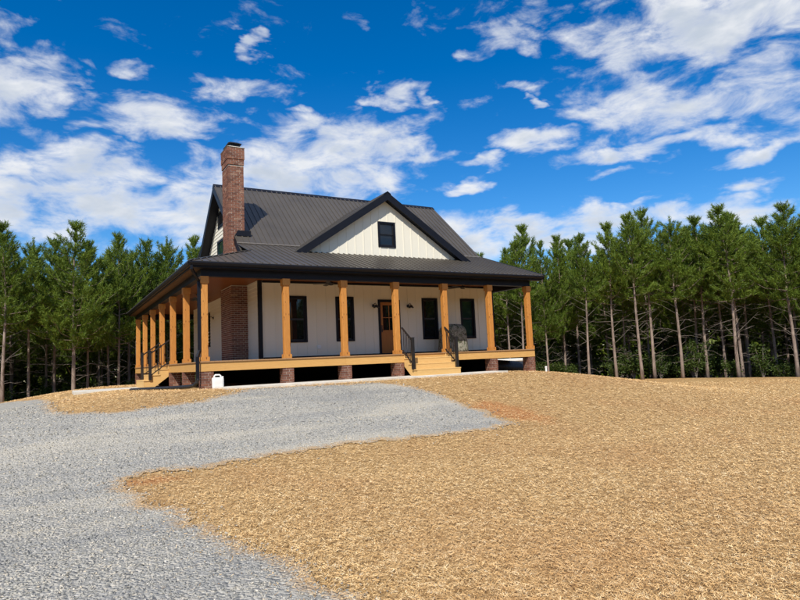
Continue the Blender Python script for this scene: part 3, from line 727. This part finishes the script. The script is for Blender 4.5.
# chimney
chm, chb = MB(), MB()
brick_block(chb, chm, 1.81, 2.425, 3.84, 5.48, .003, 2.86)      # breast below the porch ceiling
CX0, CX1, CY0, CY1 = 1.83, 2.424, 4.09, 5.06
brick_block(chb, chm, CX0, CX1, CY0, CY1, 3.0, 7.62)            # stack
brick_block(chb, chm, CX0 - .018, CX1 + .018, CY0 - .018, CY1 + .018, 7.632, 7.85)   # corbels
brick_block(chb, chm, CX0 - .036, CX1 + .036, CY0 - .036, CY1 + .036, 7.862, 8.33)
ch = chm.build('chimney', m_mortar, H); chb.build('bricks', m_brick, ch, kind='stuff')
cr = MB(); cr.add([(CX0 - .06, CY0 - .06, 8.332), (CX1 + .06, CY0 - .06, 8.332), (CX1 + .06, CY1 + .06, 8.332), (CX0 - .06, CY1 + .06, 8.332), (CX0 + .1, CY0 + .1, 8.41), (CX1 - .1, CY0 + .1, 8.41), (CX1 - .1, CY1 - .1, 8.41), (CX0 + .1, CY1 - .1, 8.41)],
       [(0, 3, 2, 1), (4, 5, 6, 7), (0, 1, 5, 4), (1, 2, 6, 5), (2, 3, 7, 6), (3, 0, 4, 7)]); cr.build('chimney_crown', m_conc, ch)
cp = MB(); cp.box(CX0 + .12, CX1 - .12, CY0 + .14, CY1 - .14, 8.40, 8.50)
cp.add([(CX0 + .03, CY0 + .05, 8.52), (CX1 - .03, CY0 + .05, 8.52), (CX1 - .03, CY1 - .05, 8.52), (CX0 + .03, CY1 - .05, 8.52), (CX0 + .16, CY0 + .22, 8.62), (CX1 - .16, CY0 + .22, 8.62), (CX1 - .16, CY1 - .22, 8.62), (CX0 + .16, CY1 - .22, 8.62)],
       [(0, 3, 2, 1), (4, 5, 6, 7), (0, 1, 5, 4), (1, 2, 6, 5), (2, 3, 7, 6), (3, 0, 4, 7)])
for x in (CX0 + .13, CX1 - .13):
    for y in (CY0 + .16, CY1 - .16): cp.box(x - .012, x + .012, y - .012, y + .012, 8.49, 8.53)
cp.build('chimney_cap', m_blackmetal, ch)
fl = MB(); fl.prism([(CX0 + .2, CY0 - .09, zm_(0, CY0) - .04), (CX1 + .22, CY0 - .09, zm_(0, CY0) - .04), (CX1 + .22, CY0 - .09, zm_(0, CY0) + .17), (CX0 + .32, CY0 - .09, zm_(0, CY0) + .17)], (0, .085, 0))
for k in range(6):
    y = CY0 + .02 + k * .165; fl.box(CX1 + .002, CX1 + .03, y, y + .16, zm_(0, y) - .02, zm_(0, y) + .28)
fl.build('chimney_flashing', m_black, ch)

# ---- steps and handrails
def stairs(mp, u0, u1, label):
    """mp(u, d, z): u across, d outward from the rim"""
    s0 = empty('porch_steps', mp((u0 + u1) / 2, 0, -.84), H); s0['label'] = label
    pr_ = ((0, -.05), (0, -.45), (.55, -.86), (.86, -.86), (.86, -.60), (.58, -.60), (.58, -.40), (.30, -.40), (.30, -.2), (.02, -.2), (.02, -.05))
    for u in (u0 + .02, u1 - .02):
        st = MB(); p = [mp(u - .02, d_, z) for d_, z in pr_]; q = [mp(u + .02, d_, z) for d_, z in pr_]
        n = len(p); st.add(p + q, [tuple(range(n)), tuple(range(2 * n - 1, n - 1, -1))] + [(i, (i + 1) % n, n + (i + 1) % n, n + i) for i in range(n)])
        st.build('stringer', m_step, s0)
    for k in range(3):
        d0 = .02 + k * .28; z = -.2 * (k + 1)
        t = MB(); mbox(t, mp, u0 - .025, u1 + .025, d0 + .004, d0 + .31, z + .003, z + .042); t.build('tread', m_step, s0, bevel=.006)
        r = MB(); mbox(r, mp, u0 - .004, u1 + .004, d0 + .282, d0 + .302, z - .2 if k < 2 else -.84, z + .002); r.build('riser', m_step, s0)
def rails(mp, u, d_top, label):
    h = MB(); dn = .66
    nw = MB(); mbox(nw, mp, u - .05, u + .05, dn - .05, dn + .05, -.60 + .045, .52); mbox(nw, mp, u - .058, u + .058, dn - .058, dn + .058, .52, .545)
    h.bar(mp(u, d_top, .93), mp(u, dn - .05, .46), .05, .045); h.bar(mp(u, d_top, .12), mp(u, dn - .05, -.36), .035, .035)
    o = h.build('handrail', m_blackmetal, H); o['label'] = label
    nw.build('newel_post', m_blackmetal, o, bevel=.004)
    for k in range(5):
        t = (k + .8) / 6; d_ = d_top + (dn - .05 - d_top) * t; zb_ = .12 - .48 * t; zt_ = .93 - .47 * t
        b = MB(); mbox(b, mp, u - .009, u + .009, d_ - .009, d_ + .009, zb_ - .005, zt_ + .005); b.build('baluster', m_blackmetal, o)
fm = lambda u, d_, z: (u, -.14 - d_, z)
sm_ = lambda u, d_, z: (-.135 - d_, u, z)
stairs(fm, 6.86, 8.66, 'front steps of pale new timber below the front door')
rails(fm, 6.84, -.03, 'black handrail on the left of the front steps'); rails(fm, 8.68, -.03, 'black handrail on the right of the front steps')
stairs(sm_, 5.68, 7.98, 'side steps of pale new timber at the left end')
rails(sm_, 5.66, -.03, 'black handrail on the near side of the side steps'); rails(sm_, 8.0, -.03, 'black handrail on the far side of the side steps')

# ---- downspout and small fittings
ds = MB(); ds.bar((-.44, -.44, 2.85), (-.44, -.44, 2.72), .075, .06); ds.bar((-.44, -.44, 2.74), (-.16, -.06, 2.42), .075, .06); ds.bar((-.16, -.06, 2.46), (-.16, -.06, .30), .07, .085, (1, 0, 0))
ds.bar((-.16, -.06, .32), (-.235, -.14, .12), .07, .085); ds.bar((-.235, -.14, .14), (-.235, -.14, -.55), .09, .09, (1, 0, 0))
ds.build('downspout', m_black, H)
MB().box(4.60, 4.74, YF - .06, YF + .001, .33, .47).build('outlet_cover', m_white, H, bevel=.01)

# ================================================================== loose things
# corrugated drain pipe from the downspout
pts = [(-.235, -.14, -.50), (-.25, -.12, -.62), (-.30, .0, -.70), (-.38, .35, -.74), (-.7, 1.2, -.77), (-1.1, 2.0, -.785), (-1.55, 2.75, -.80), (-1.75, 3.0, -.81)]
curve = []
for i in range(len(pts) - 1):
    a, b = Vector(pts[i]), Vector(pts[i + 1]); n = max(2, int((b - a).length / .018))
    curve += [a.lerp(b, k / n) for k in range(n)]
tp = MB(); tp.tube(curve, [.052 + (.007 if (k // 2) % 2 else 0) for k in range(len(curve))], 10)
tag(tp.build('drain_pipe', m_corr, smooth=True), 'black corrugated drain pipe running from the corner downspout across the straw', 'drain pipe')

# white jug beside the corner pier
jug = empty('plastic_jug', (.285, -.42, -.845)); tag(jug, 'white square plastic jug standing beside the corner brick pier', 'jug')
j0 = Vector(jug.location)
jb = MB(); hw, dp = .168, .115
def jring(z, sx_, sy_): return [(j0.x + sx_ * (abs(math.cos(t)) ** .5) * math.copysign(1, math.cos(t)), j0.y + sy_ * (abs(math.sin(t)) ** .5) * math.copysign(1, math.sin(t)), j0.z + z) for t in [2 * math.pi * k / 28 for k in range(28)]]
rg = [jring(z, a * hw, a * dp) for z, a in ((0, .9), (.015, .98), (.1, 1), (.14, .985), (.18, 1), (.30, 1), (.335, .95), (.352, .86))]
n = 28
jb.add([v for r in rg for v in r], [(i * n + k, i * n + (k + 1) % n, (i + 1) * n + (k + 1) % n, (i + 1) * n + k) for i in range(len(rg) - 1) for k in range(n)] + [tuple(range(n - 1, -1, -1)), tuple((len(rg) - 1) * n + k for k in range(n))])
jb.build('jug_body', m_white, jug, smooth=True)
hb = MB(); hb.tube([(j0.x - .10, j0.y, j0.z + .33), (j0.x - .10, j0.y, j0.z + .395), (j0.x - .07, j0.y, j0.z + .425), (j0.x + .05, j0.y, j0.z + .425), (j0.x + .085, j0.y, j0.z + .39), (j0.x + .10, j0.y, j0.z + .33)], .024, 10)
hb.build('handle', m_white, jug, smooth=True)
cpj = MB(); cpj.lathe([(0, .03), (.03, .03), (.032, 0)], (j0.x + .14, j0.y, j0.z + .348), 14); cpj.build('cap', m_white, jug)

# black pipe and white chest at the right end
bp = MB()
p0, p1 = Vector((12.0, 1.45, -.66)), Vector((13.8, 1.32, -.83)); ax = (p1 - p0); nseg = 60
bp.tube([p0 + ax * (k / nseg) for k in range(nseg + 1)], [.305 + (.004 if (k // 2) % 2 else 0) for k in range(nseg + 1)], 28, cap=False)
bp.tube([p1 + ax * -.001, p0 + ax * .001], .255, 28, cap=False)
dirn = ax.normalized(); a_ = dirn.cross(Vector((0, 0, 1))).normalized(); b_ = a_.cross(dirn)
for c_, r0, r1 in ((p1, .255, .29), (p0, .29, .255)):
    vs = [c_ + (a_ * math.cos(2 * math.pi * k / 28) + b_ * math.sin(2 * math.pi * k / 28)) * r for r in (r0, r1) for k in range(28)]
    bp.add(vs, [(k, (k + 1) % 28, 28 + (k + 1) % 28, 28 + k) for k in range(28)])
tag(bp.build('culvert_pipe', m_corr, smooth=True), 'thick black plastic culvert pipe lying under the right end of the porch', 'pipe')
chest = empty('utility_box', (18.3, 8.4, ztf(18.3, 8.4))); tag(chest, 'white utility box standing in the sun behind the black culvert pipe', 'utility box')
zc_ = chest.location.z
MB().box(16.9, 19.7, 7.9, 8.9, zc_ - .12, -.56).build('box_body', m_white, chest, bevel=.03)
MB().box(16.85, 19.75, 7.85, 8.95, -.555, -.40).build('lid', m_white, chest, bevel=.03)
# white pvc stub
pv = MB(); zp = ztf(13.71, 0); pv.tube([(13.71, 0, zp - .1), (13.71, 0, -.78)], .04, 16); pv.tube([(13.71, 0, -.79), (13.71, 0, -.725)], .048, 16)
tag(pv.build('pvc_cleanout', m_white, smooth=False), 'short white plastic pipe stub standing in the ground right of the house', 'pipe stub')

# camouflage covered grill on the porch
cv = MB(); nx_, rings = 40, []
for (z, hx_, hy_) in ((.012, .60, .33), (.10, .60, .33), (.35, .585, .32), (.6, .57, .31), (.78, .56, .31), (.9, .55, .30), (1.0, .50, .28), (1.08, .44, .23), (1.14, .36, .15), (1.16, .2, .05)):
    rg = []
    for k in range(nx_):
        t = 2 * math.pi * k / nx_; e = .45
        x = math.copysign(abs(math.cos(t)) ** e, math.cos(t)) * hx_; y = math.copysign(abs(math.sin(t)) ** e, math.sin(t)) * hy_
        w = 1 + .05 * mnoise.noise((t * 2.2, z * .8, 1)) * max(.15, 1 - z) * 2 + .02 * mnoise.noise((t * 6, z * 6, 4))
        rg.append((10.20 + x * w, 1.55 + y * w, z))
    rings.append(rg)
n = nx_
cv.add([v for r in rings for v in r], [(i * n + k, i * n + (k + 1) % n, (i + 1) * n + (k + 1) % n, (i + 1) * n + k) for i in range(len(rings) - 1) for k in range(n)] + [tuple(range(n - 1, -1, -1)), tuple((len(rings) - 1) * n + k for k in range(n))])
tag(cv.build('covered_grill', m_camo, smooth=True), 'camouflage cloth cover draped over a grill on the front porch', 'grill cover')

# wall lanterns (gooseneck) and ceiling fans
def lantern(mp, u, z, label):
    t = empty('wall_lantern', mp(u, 0, z)); tag(t, label, 'wall lamp', 'gooseneck lamps on the porch walls')
    pl_ = MB(); mbox(pl_, mp, u - .055, u + .055, .019, .045, z - .055, z + .055); pl_.build('wall_plate', m_blackmetal, t, bevel=.01)
    nk = MB(); nk.tube([mp(u, .04, z), mp(u, .12, z + .07), mp(u, .2, z + .09), mp(u, .26, z + .05), mp(u, .27, z)], .012, 8); nk.build('gooseneck', m_blackmetal, t, smooth=True)
    c = mp(u, .27, z - .10); sh = MB(); sh.lathe([(.02, .12), (.05, .11), (.075, .07), (.12, .0), (.115, .0), (.07, .06), (.04, .095), (.0, .1)], c, 18); sh.build('lamp_shade', m_blackmetal, t, smooth=True)
    bl = MB(); bl.lathe([(0, 0), (.03, .012), (.04, .045), (.025, .08), (.0, .09)], (c[0], c[1], c[2] - .015), 12); bl.build('bulb', m_white, t, smooth=True)
lantern(fmap(YF), 7.02, 1.97, 'black gooseneck wall lamp on the left of the front door')
lantern(fmap(YF), 8.62, 1.97, 'black gooseneck wall lamp on the right of the front door')
lantern(lmap(XL), 9.45, 2.08, 'black gooseneck wall lamp on the left side wall behind the chimney')
def fan(x, y, rot, label):
    t = empty('ceiling_fan', (x, y, 2.863)); tag(t, label, 'ceiling fan', 'porch ceiling fans')
    b = MB(); b.tube([(x, y, 2.863), (x, y, 2.70)], .018, 8); b.lathe([(0, 2.863), (.07, 2.862), (.05, 2.82), (.0, 2.82)], (x, y, 0), 14); b.build('rod', m_blackmetal, t)
    h = MB(); h.lathe([(0, 2.72), (.07, 2.715), (.11, 2.68), (.11, 2.63), (.07, 2.59), (0, 2.58)], (x, y, 0), 18); h.build('motor', m_blackmetal, t, smooth=True)
    for k in range(5):
        a = rot + k * 2 * math.pi / 5; d_ = Vector((math.cos(a), math.sin(a), 0)); s_ = Vector((-d_.y, d_.x, .18)).normalized(); c = Vector((x, y, 2.65)); bl = MB()
        w0, w1 = .045, .075
        q = [c + d_ * .10 - s_ * w0, c + d_ * .62 - s_ * w1, c + d_ * .66 - s_ * w1 * .6, c + d_ * .66 + s_ * w1 * .6, c + d_ * .62 + s_ * w1, c + d_ * .10 + s_ * w0]
        bl.prism(q, (0, 0, .008)); bl.build('blade', m_blackmetal, t)
fan(4.75, 1.25, .3, 'dark ceiling fan over the left half of the front porch')
fan(10.6, 1.25, .9, 'dark ceiling fan over the right half of the front porch')
fan(1.2, 6.9, .5, 'dark ceiling fan over the left side porch')

# ================================================================== WOODS
def rv(): 
    v = rng.normal(size=3); return v / np.linalg.norm(v)
def pine(seed, Ht, crown0, spread, ntuft):
    """meshes of one pine: trunk, dead branches, crown wood, needles"""
    rs = np.random.default_rng(seed); rnd = random.Random(seed)
    tr = MB(); pts, rad = [], []
    ph = rs.uniform(0, 6.28, 2); amp = rs.uniform(.03, .10)
    def axis(z): return Vector((amp * math.sin(z * .55 + ph[0]) * z / 6, amp * math.sin(z * .48 + ph[1]) * z / 6, z))
    for k in range(15):
        t = k / 14; pts.append(axis(t * Ht)); rad.append(0.09 * (1 - t) ** .9 + .009 + (.025 if k == 0 else 0))
    tr.tube(pts, rad, 8)
    dead, live = MB(), MB(); tufts = []
    z = 1.0
    while z < Ht * .975:
        t = z / Ht; nb = rnd.randint(3, 5); a0 = rnd.uniform(0, 6.28)
        for k in range(nb):
            a = a0 + k * 2 * math.pi / nb + rnd.uniform(-.4, .4); d = Vector((math.cos(a), math.sin(a), 0)); b0 = axis(z + rnd.uniform(-.1, .1))
            if t < crown0:
                if rnd.random() < (.32 if t < crown0 * .45 else .62):
                    L = rnd.uniform(.4, 1.9) * (.5 + .6 * t / crown0) * spread; up = rnd.uniform(-.25, .95)
                    p1 = b0 + d * L * .5 + Vector((0, 0, L * .5 * up)); p2 = b0 + d * L + Vector((0, 0, L * (up + rnd.uniform(-.35, .15))))
                    dead.tube([b0, p1, p2], [.011, .007, .0025], 4, cap=False)
                    for q in range(rnd.randint(0, 3)):
                        s = rnd.uniform(.4, .95); c = p1.lerp(p2, s); e = c + (d.cross(Vector((0, 0, 1))) * rnd.choice((-1, 1)) * rnd.uniform(.15, .45) + d * .2 + Vector((0, 0, rnd.uniform(-.15, .2)))); dead.tube([c, e], [.007, .002], 3, cap=False)
            else:
                u = (t - crown0) / (1 - crown0)
                prof = (.75 + .9 * min(1, u / .2)) * (1 - u) ** 1.02
                L = max(.16, 1.2 * spread * prof * rnd.uniform(.55, 1.2)); up = .05 + .95 * u + rnd.uniform(-.15, .15)
                p1 = b0 + d * L * .55 + Vector((0, 0, L * .55 * up * .8)); p2 = b0 + d * L + Vector((0, 0, L * (up + .22)))
                live.tube([b0, p1, p2], [.02 * (1 - u) + .008, .013, .005], 4, cap=False)
                m = max(3, int(L * 9.5))
                for q in range(m):
                    s = .20 + .80 * ((q + rnd.random()) / m) ** .85
                    c = (b0.lerp(p1, s / .55) if s < .55 else p1.lerp(p2, (s - .55) / .45))
                    side = d.cross(Vector((0, 0, 1))) * rnd.uniform(-1, 1) * .40 * L * (1.15 - s * .7)
                    e = c + side + Vector((0, 0, rnd.uniform(-.03, .22)))
                    dr = (d * .45 + side.normalized() * .35 + Vector((0, 0, rnd.uniform(.5, 1.3)))).normalized()
                    tufts.append((e, dr, rnd.uniform(.8, 1.25)))
                tufts.append((p2, (d * .6 + Vector((0, 0, 1))).normalized(), 1.2))
        z += rnd.uniform(.30, .46) * (1 if t < crown0 else 1.12 + .35 * max(0, (t - .75) / .25))
    tip = axis(Ht)
    for k in range(7): tufts.append((tip - Vector((0, 0, .16 * k)), Vector((0, 0, 1)), .85))
    # needle tufts: slender blades fanning from each shoot
    T = np.array([tuple(t[0]) for t in tufts]); D = np.array([tuple(t[1]) for t in tufts]); Sz = np.array([t[2] for t in tufts]); nt_ = len(T); nb = 36
    Dr = np.repeat(D, nb, 0); base_ = np.repeat(T, nb, 0) + Dr * (rs.uniform(-.12, .30, nt_ * nb) * np.repeat(Sz, nb))[:, None] + rs.normal(0, .03, (nt_ * nb, 3)); dirs = Dr * .95 + rs.normal(0, .55, (nt_ * nb, 3)); dirs /= np.linalg.norm(dirs, axis=1)[:, None]
    ln = np.repeat(Sz, nb) * rs.uniform(.13, .25, nt_ * nb); sd = np.cross(dirs, rs.normal(size=(nt_ * nb, 3))); sd /= np.linalg.norm(sd, axis=1)[:, None]
    wd = rs.uniform(.012, .023, nt_ * nb)[:, None]
    a = base_ - sd * wd; b = base_ + sd * wd; tipn = base_ + dirs * ln[:, None]
    Vn = np.stack([a, b, tipn], 1)
    nm = npmesh('needles', Vn, np.arange(len(Vn) * 3).reshape(-1, 3), 3)
    tm = tr.mesh('trunk', True); dm = dead.mesh('dead_branches'); lm = live.mesh('crown_branches')
    tm.materials.append(m_bark); dm.materials.append(m_twig); lm.materials.append(m_bark); nm.materials.append(m_needle)
    return tm, dm, lm, nm
# (height, start of live crown, spread)
PR = [pine(11, 9.6, .46, 1.1, 0), pine(12, 9.6, .50, 1.05, 0), pine(13, 9.6, .45, 1.2, 0), pine(14, 9.6, .54, 1.0, 0), pine(15, 9.6, .30, 1.6, 0), pine(16, 9.6, .34, 1.45, 0), pine(17, 9.6, .48, 1.15, 0), pine(18, 9.6, .16, 1.5, 0)]
def place_pine(k, x, y, h, label, group, rot=None, wide=1.0):
    t = bpy.data.objects.new('pine_tree', None); COL.objects.link(t); t.empty_display_size = .3
    t.location = (x, y, ztf(x, y) - .05); s = h / 9.6; t.scale = (s * wide, s * wide, s); t.rotation_euler = (random.uniform(-.012, .012), random.uniform(-.012, .012), random.uniform(0, 6.28) if rot is None else rot)
    tag(t, label, 'tree', group)
    for nm, me, kd in (('trunk', PR[k][0], None), ('dead_branches', PR[k][1], 'stuff'), ('crown_branches', PR[k][2], 'stuff'), ('crown', PR[k][3], 'stuff')):
        o = bpy.data.objects.new(nm, me); COL.objects.link(o); o.parent = t
        if kd: o['kind'] = kd
    return t
GR, GL, GB = 'pines along the right edge of the yard', 'pines along the left edge of the yard', 'pines deeper in the woods'
front = [  # x, y, height, prototype, widen, label
    (23.21, 6.49, 9.0, 3, .9, 'slender pine with a bare pale trunk, nearest pine right of the porch roof'),
    (24.96, 6.02, 9.6, 0, 1, 'tall pine second right of the porch, bare leaning trunk'),
    (25.23, 4.44, 9.9, 1, 1, 'tall pine third right of the porch, thick trunk beside a twin'),
    (26.67, 4.71, 10.3, 2, 1, 'tall pine fourth right of the porch, behind its twin trunk'),
    (26.73, 2.93, 9.5, 6, 1, 'broad pine in the middle of the right hand tree line, pale straight trunk'),
    (30.11, 4.19, 9.9, 3, 1, 'thin pine standing back behind the middle of the right tree line'),
    (28.69, 2.72, 9.7, 0, 1, 'pine with vine covered thin trunk right of the middle of the tree line'),
    (30.45, 2.74, 9.5, 1, 1, 'pine set back left of the tallest right hand pine'),
    (28.23, .62, 9.7, 2, 1.05, 'tallest thick trunked pine in the right half of the tree line'),
    (32.4, 2.41, 10.0, 6, 1, 'pine set back right of the tallest right hand pine'),
    (32.19, .74, 10.0, 0, 1, 'pine set back in shade near the right edge of the photo'),
    (29.52, -1.72, 9.4, 2, 1.1, 'rightmost big pine at the right edge of the photo'),
    (30.45, -2.48, 8.9, 5, .9, 'pine just beyond the right edge of the photo'), (31.85, -3.14, 9.2, 1, 1, 'second pine beyond the right edge of the photo'),
    (25.13, 10.26, 9.9, 5, .85, 'full crowned pine behind the right end of the porch roof'),
    (23.32, 9.94, 9.2, 4, .8, 'bushy low crowned pine just right of the last porch post'),
    (24.27, 12.46, 11.2, 0, .9, 'pine whose top rises over the right end of the porch roof'),
    (21.23, 9.82, 9.1, 3, .9, 'pine with a pale trunk seen through the last porch bay'),
    (21.87, 11.9, 9.0, 1, .9, 'pine with a thin trunk seen beside the last porch bay wall'),
    (-6.12, 17.28, 9.3, 2, 1, 'pine at the left edge of the photo, trunk in deep shade'),
    (-5.14, 21.33, 9.8, 6, .95, 'narrow pine left of the broadest left hand pine'),
    (-3.86, 22.34, 10.0, 0, .95, 'pine with pale thin trunk just left of the broadest left hand pine'),
    (-3.0, 18.4, 9.8, 4, 1.12, 'broadest bushiest pine on the left, full low crown'),
    (-2.2, 21.2, 9.6, 5, .9, 'pine close behind the broadest left hand pine'),
    (-1.0, 22.3, 9.4, 1, .9, 'low topped pine between the broad left pine and the porch'),
    (-.62, 20.3, 9.9, 5, .85, 'pine with pale trunk and dead branches beside the side porch'),
    (1.0, 21.9, 10.0, 2, .95, 'pine rising just left of the side porch eave'), (2.63, 22.83, 10.7, 6, .9, 'slim pine rising above the side porch eave'),
    (4.59, 24.5, 11.6, 3, .8, 'thin pine top showing beside the left gable'),
    (-7.24, 19.2, 9.6, 5, 1, 'pine beyond the left edge of the photo'), (-8.38, 20.1, 9.3, 2, 1, 'second pine beyond the left edge of the photo')]
for (x, y, h, k, w, lab) in front: place_pine(k, x, y, h * (.955 if x > 6 else .98), lab, GL if x < 6 else GR, wide=w)
# deeper rows, planted about every three metres
cx, cy = CAM_P.x, CAM_P.y; placed = [(f_[0], f_[1]) for f_ in front]
ADJ = ['straight', 'lean', 'full', 'slender', 'wide', 'bushy', 'ragged', 'low']
used_lab = set()
ROWN = ['second', 'third', 'fourth', 'fifth', 'sixth']
SHORT = ['the slender pine nearest the porch', 'the second pine right of the porch', 'the third pine right of the porch', 'the fourth pine right of the porch', 'the broad middle pine', 'the thin set back middle pine',
         'the vine covered pine', 'the pine left of the tallest', 'the tallest right hand pine', 'the pine right of the tallest', 'the shaded pine near the right edge', 'the rightmost big pine', 'the pine past the right edge', 'the second pine past the right edge',
         'the full crowned pine by the porch end', 'the bushy pine by the last post', 'the pine above the porch roof end', 'the pale trunk in the last bay', 'the thin trunk in the last bay',
         'the pine at the left edge', 'the narrow left hand pine', 'the pale thin left hand pine', 'the broadest left hand pine', 'the pine close behind the broadest', 'the low topped left hand pine', 'the pine beside the side porch',
         'the pine left of the side eave', 'the slim pine above the side eave', 'the thin pine by the left gable', 'the pine past the left edge', 'the second pine past the left edge']
NICK = [(math.degrees(math.atan2(f_[0] - cx, f_[1] - cy)), sh) for f_, sh in zip(front, SHORT)]
for row, dist in enumerate((40.5, 43.5, 46.5, 49.5, 53)):
    step = 2.75 / dist; a = R(-16) + random.uniform(0, step)
    while a < R(78):
        aa = a + random.gauss(0, step * .16); dd = dist + random.gauss(0, .6); x = cx + math.sin(aa) * dd; y = cy + math.cos(aa) * dd; a += step
        deg = math.degrees(aa)
        if 12 < deg < 35 and dist < 45: continue              # the house stands here
        if 15 < deg < 33: continue                            # nothing of these would show behind the roof
        if -1.5 < x < 15 and y < 20: continue
        if min((x - px_) ** 2 + (y - py_) ** 2 for px_, py_ in placed) < 1.7: continue
        h = random.uniform(8.2, 9.6) + (-1.9 - ztf(x, y)) * .8; k = random.choice((0, 1, 2, 3, 6, 5) if dist < 42 else (0, 2, 6, 5) if dist < 45 else (5, 5, 2, 6))
        if 12 < deg < 36: h = min(h, 9.6)
        nick = min(NICK, key=lambda q: (q[0] - deg) ** 2); side_ = 'left of' if deg < nick[0] else 'right of'; nick = nick[1]
        lab = f'{ADJ[k]} pine in the {ROWN[row]} row, {side_} {nick}'
        lab0 = ('one of the pines deeper in the woods left of the house' if deg < 12 else 'one of the pines deeper in the woods behind the house' if deg < 38 else 'one of the pines deeper in the woods right of the house')
        if lab in used_lab: lab = 'second ' + lab
        if lab in used_lab: lab = lab.replace('second ', 'third ', 1)
        used_lab.add(lab)
        place_pine(k, x, y, h, lab, GB + (' left' if deg < 12 else ' behind the house' if deg < 38 else ' right')); placed.append((x, y))

# understory shrubs: stems and leaf blades
def shrub(seed, h, w):
    rs = np.random.default_rng(seed); rnd = random.Random(seed); st = MB(); cs = []
    for k in range(9):
        a = rnd.uniform(0, 6.28); q = Vector((math.cos(a), math.sin(a), 0)); top = q * w * rnd.uniform(.2, .95) + Vector((0, 0, h * rnd.uniform(.55, 1)))
        mid = top * .5 + Vector((0, 0, h * .12)); st.tube([(0, 0, 0), mid, top], [.018, .012, .004], 4, cap=False)
        for j in range(10): cs.append(tuple(mid.lerp(top, rnd.uniform(-.5, 1.05)) + Vector((rnd.gauss(0, .14), rnd.gauss(0, .14), rnd.gauss(0, .12)))))
    C_ = np.array(cs); nl = 13; B = np.repeat(C_, nl, 0) + rs.normal(0, .09, (len(C_) * nl, 3)); B[:, 2] = np.maximum(B[:, 2], .04)
    d = rs.normal(size=B.shape); d[:, 2] = d[:, 2] * .5 - .1; d /= np.linalg.norm(d, axis=1)[:, None]; s = np.cross(d, rs.normal(size=B.shape)); s /= np.linalg.norm(s, axis=1)[:, None]
    l = rs.uniform(.09, .17, len(B))[:, None]; wd = l * .27
    Vv = np.stack([B, B + d * l * .5 - s * wd, B + d * l, B + d * l * .5 + s * wd], 1)
    lm = npmesh('leaves', Vv, np.arange(len(Vv) * 4).reshape(-1, 4), 4); sm2 = st.mesh('stems'); lm.materials.append(m_leaf); sm2.materials.append(m_twig); return sm2, lm
SH = [shrub(31, 1.7, .9), shrub(32, 1.25, .8), shrub(33, 2.3, .85)]
def place_shrub(k, x, y, s, label, group):
    t = bpy.data.objects.new('understory_shrub', None); COL.objects.link(t); t.location = (x, y, ztf(x, y) - .03); t.scale = (s, s, s); t.rotation_euler = (0, 0, random.uniform(0, 6.28)); tag(t, label, 'shrub', group)
    for nm, me in (('stems', SH[k][0]), ('leaves', SH[k][1])):
        o = bpy.data.objects.new(nm, me); COL.objects.link(o); o.parent = t
for a0, a1, nsh, d0, d1, lab, grp in ((49, 68.5, 40, 38.2, 42.5, 'leafy green shrub among the trunks of the right hand pines', 'shrubs under the right hand pines'),
                                (38, 47, 12, 39.5, 43, 'leafy shrub in the shade right of the porch end', 'shrubs by the porch end'), (-8, 11, 18, 40, 45, 'shaded shrub under the left hand pines', 'shrubs under the left hand pines')):
    for k in range(nsh):
        a = R(random.uniform(a0, a1)); dd = random.uniform(d0, d1); x = cx + math.sin(a) * dd; y = cy + math.cos(a) * dd
        if x < 14 and x > -1.2 and y < 19.5: continue
        kk = random.choice((0, 1, 2)); nick = min(NICK, key=lambda q: abs(q[0] - math.degrees(a))); side_ = 'left of' if math.degrees(a) < nick[0] else 'right of'; nick = nick[1]
        lab = ('spreading' if kk == 0 else 'low' if kk == 1 else 'tall') + ' leafy shrub just ' + side_ + ' ' + nick
        if lab in used_lab: lab = 'second ' + lab
        if lab in used_lab: lab = lab.replace('second ', 'third ', 1)
        used_lab.add(lab); place_shrub(kk, x, y, random.uniform(.7, 1.1), lab, grp)

# far woods closing the view between the trunks: one mass of foliage and stems
rs = np.random.default_rng(77); nF = 90000
aa = np.radians(rs.uniform(-24, 86, nF)); dd = rs.uniform(54.5, 63, nF); hh = rs.uniform(0, 1, nF) ** .9 * (9.6 + .8 * np.sin(aa * 40) + .6 * np.sin(aa * 91))
X = cx + np.sin(aa) * dd; Y = cy + np.cos(aa) * dd; B = np.stack([X, Y, zt(X, Y) + hh], -1)
d = rs.normal(size=B.shape); d /= np.linalg.norm(d, axis=1)[:, None]; s = np.cross(d, rs.normal(size=B.shape)); s /= np.linalg.norm(s, axis=1)[:, None]; l = rs.uniform(.25, .6, nF)[:, None]
Vv = np.stack([B - d * l, B - s * l * .42, B + d * l, B + s * l * .42], 1)
tag(meshobj('far_woods', npmesh('far_woods', Vv, np.arange(nF * 4).reshape(-1, 4), 4), m_needle), 'dense far pine woods closing the gaps between the trunks', 'woods', kind='stuff')

aa = np.radians(rs.uniform(86, 336, nF)); dd = rs.uniform(44, 56, nF); hh = rs.uniform(0, 1, nF) ** .8 * (11.5 + .9 * np.sin(aa * 37) + .7 * np.sin(aa * 83))  # unseen woods, added to darken window reflections and porch ambient
X = cx + np.sin(aa) * dd; Y = cy + np.cos(aa) * dd; B = np.stack([X, Y, zt(X, Y) + hh], -1); l = l * 1.25
Vv = np.stack([B - d * l, B - s * l * .42, B + d * l, B + s * l * .42], 1)
tag(meshobj('unseen_woods', npmesh('unseen_woods', Vv, np.arange(nF * 4).reshape(-1, 4), 4), m_needle), 'dense unseen pine woods added around the clearing to block low sky light', 'woods', kind='stuff')
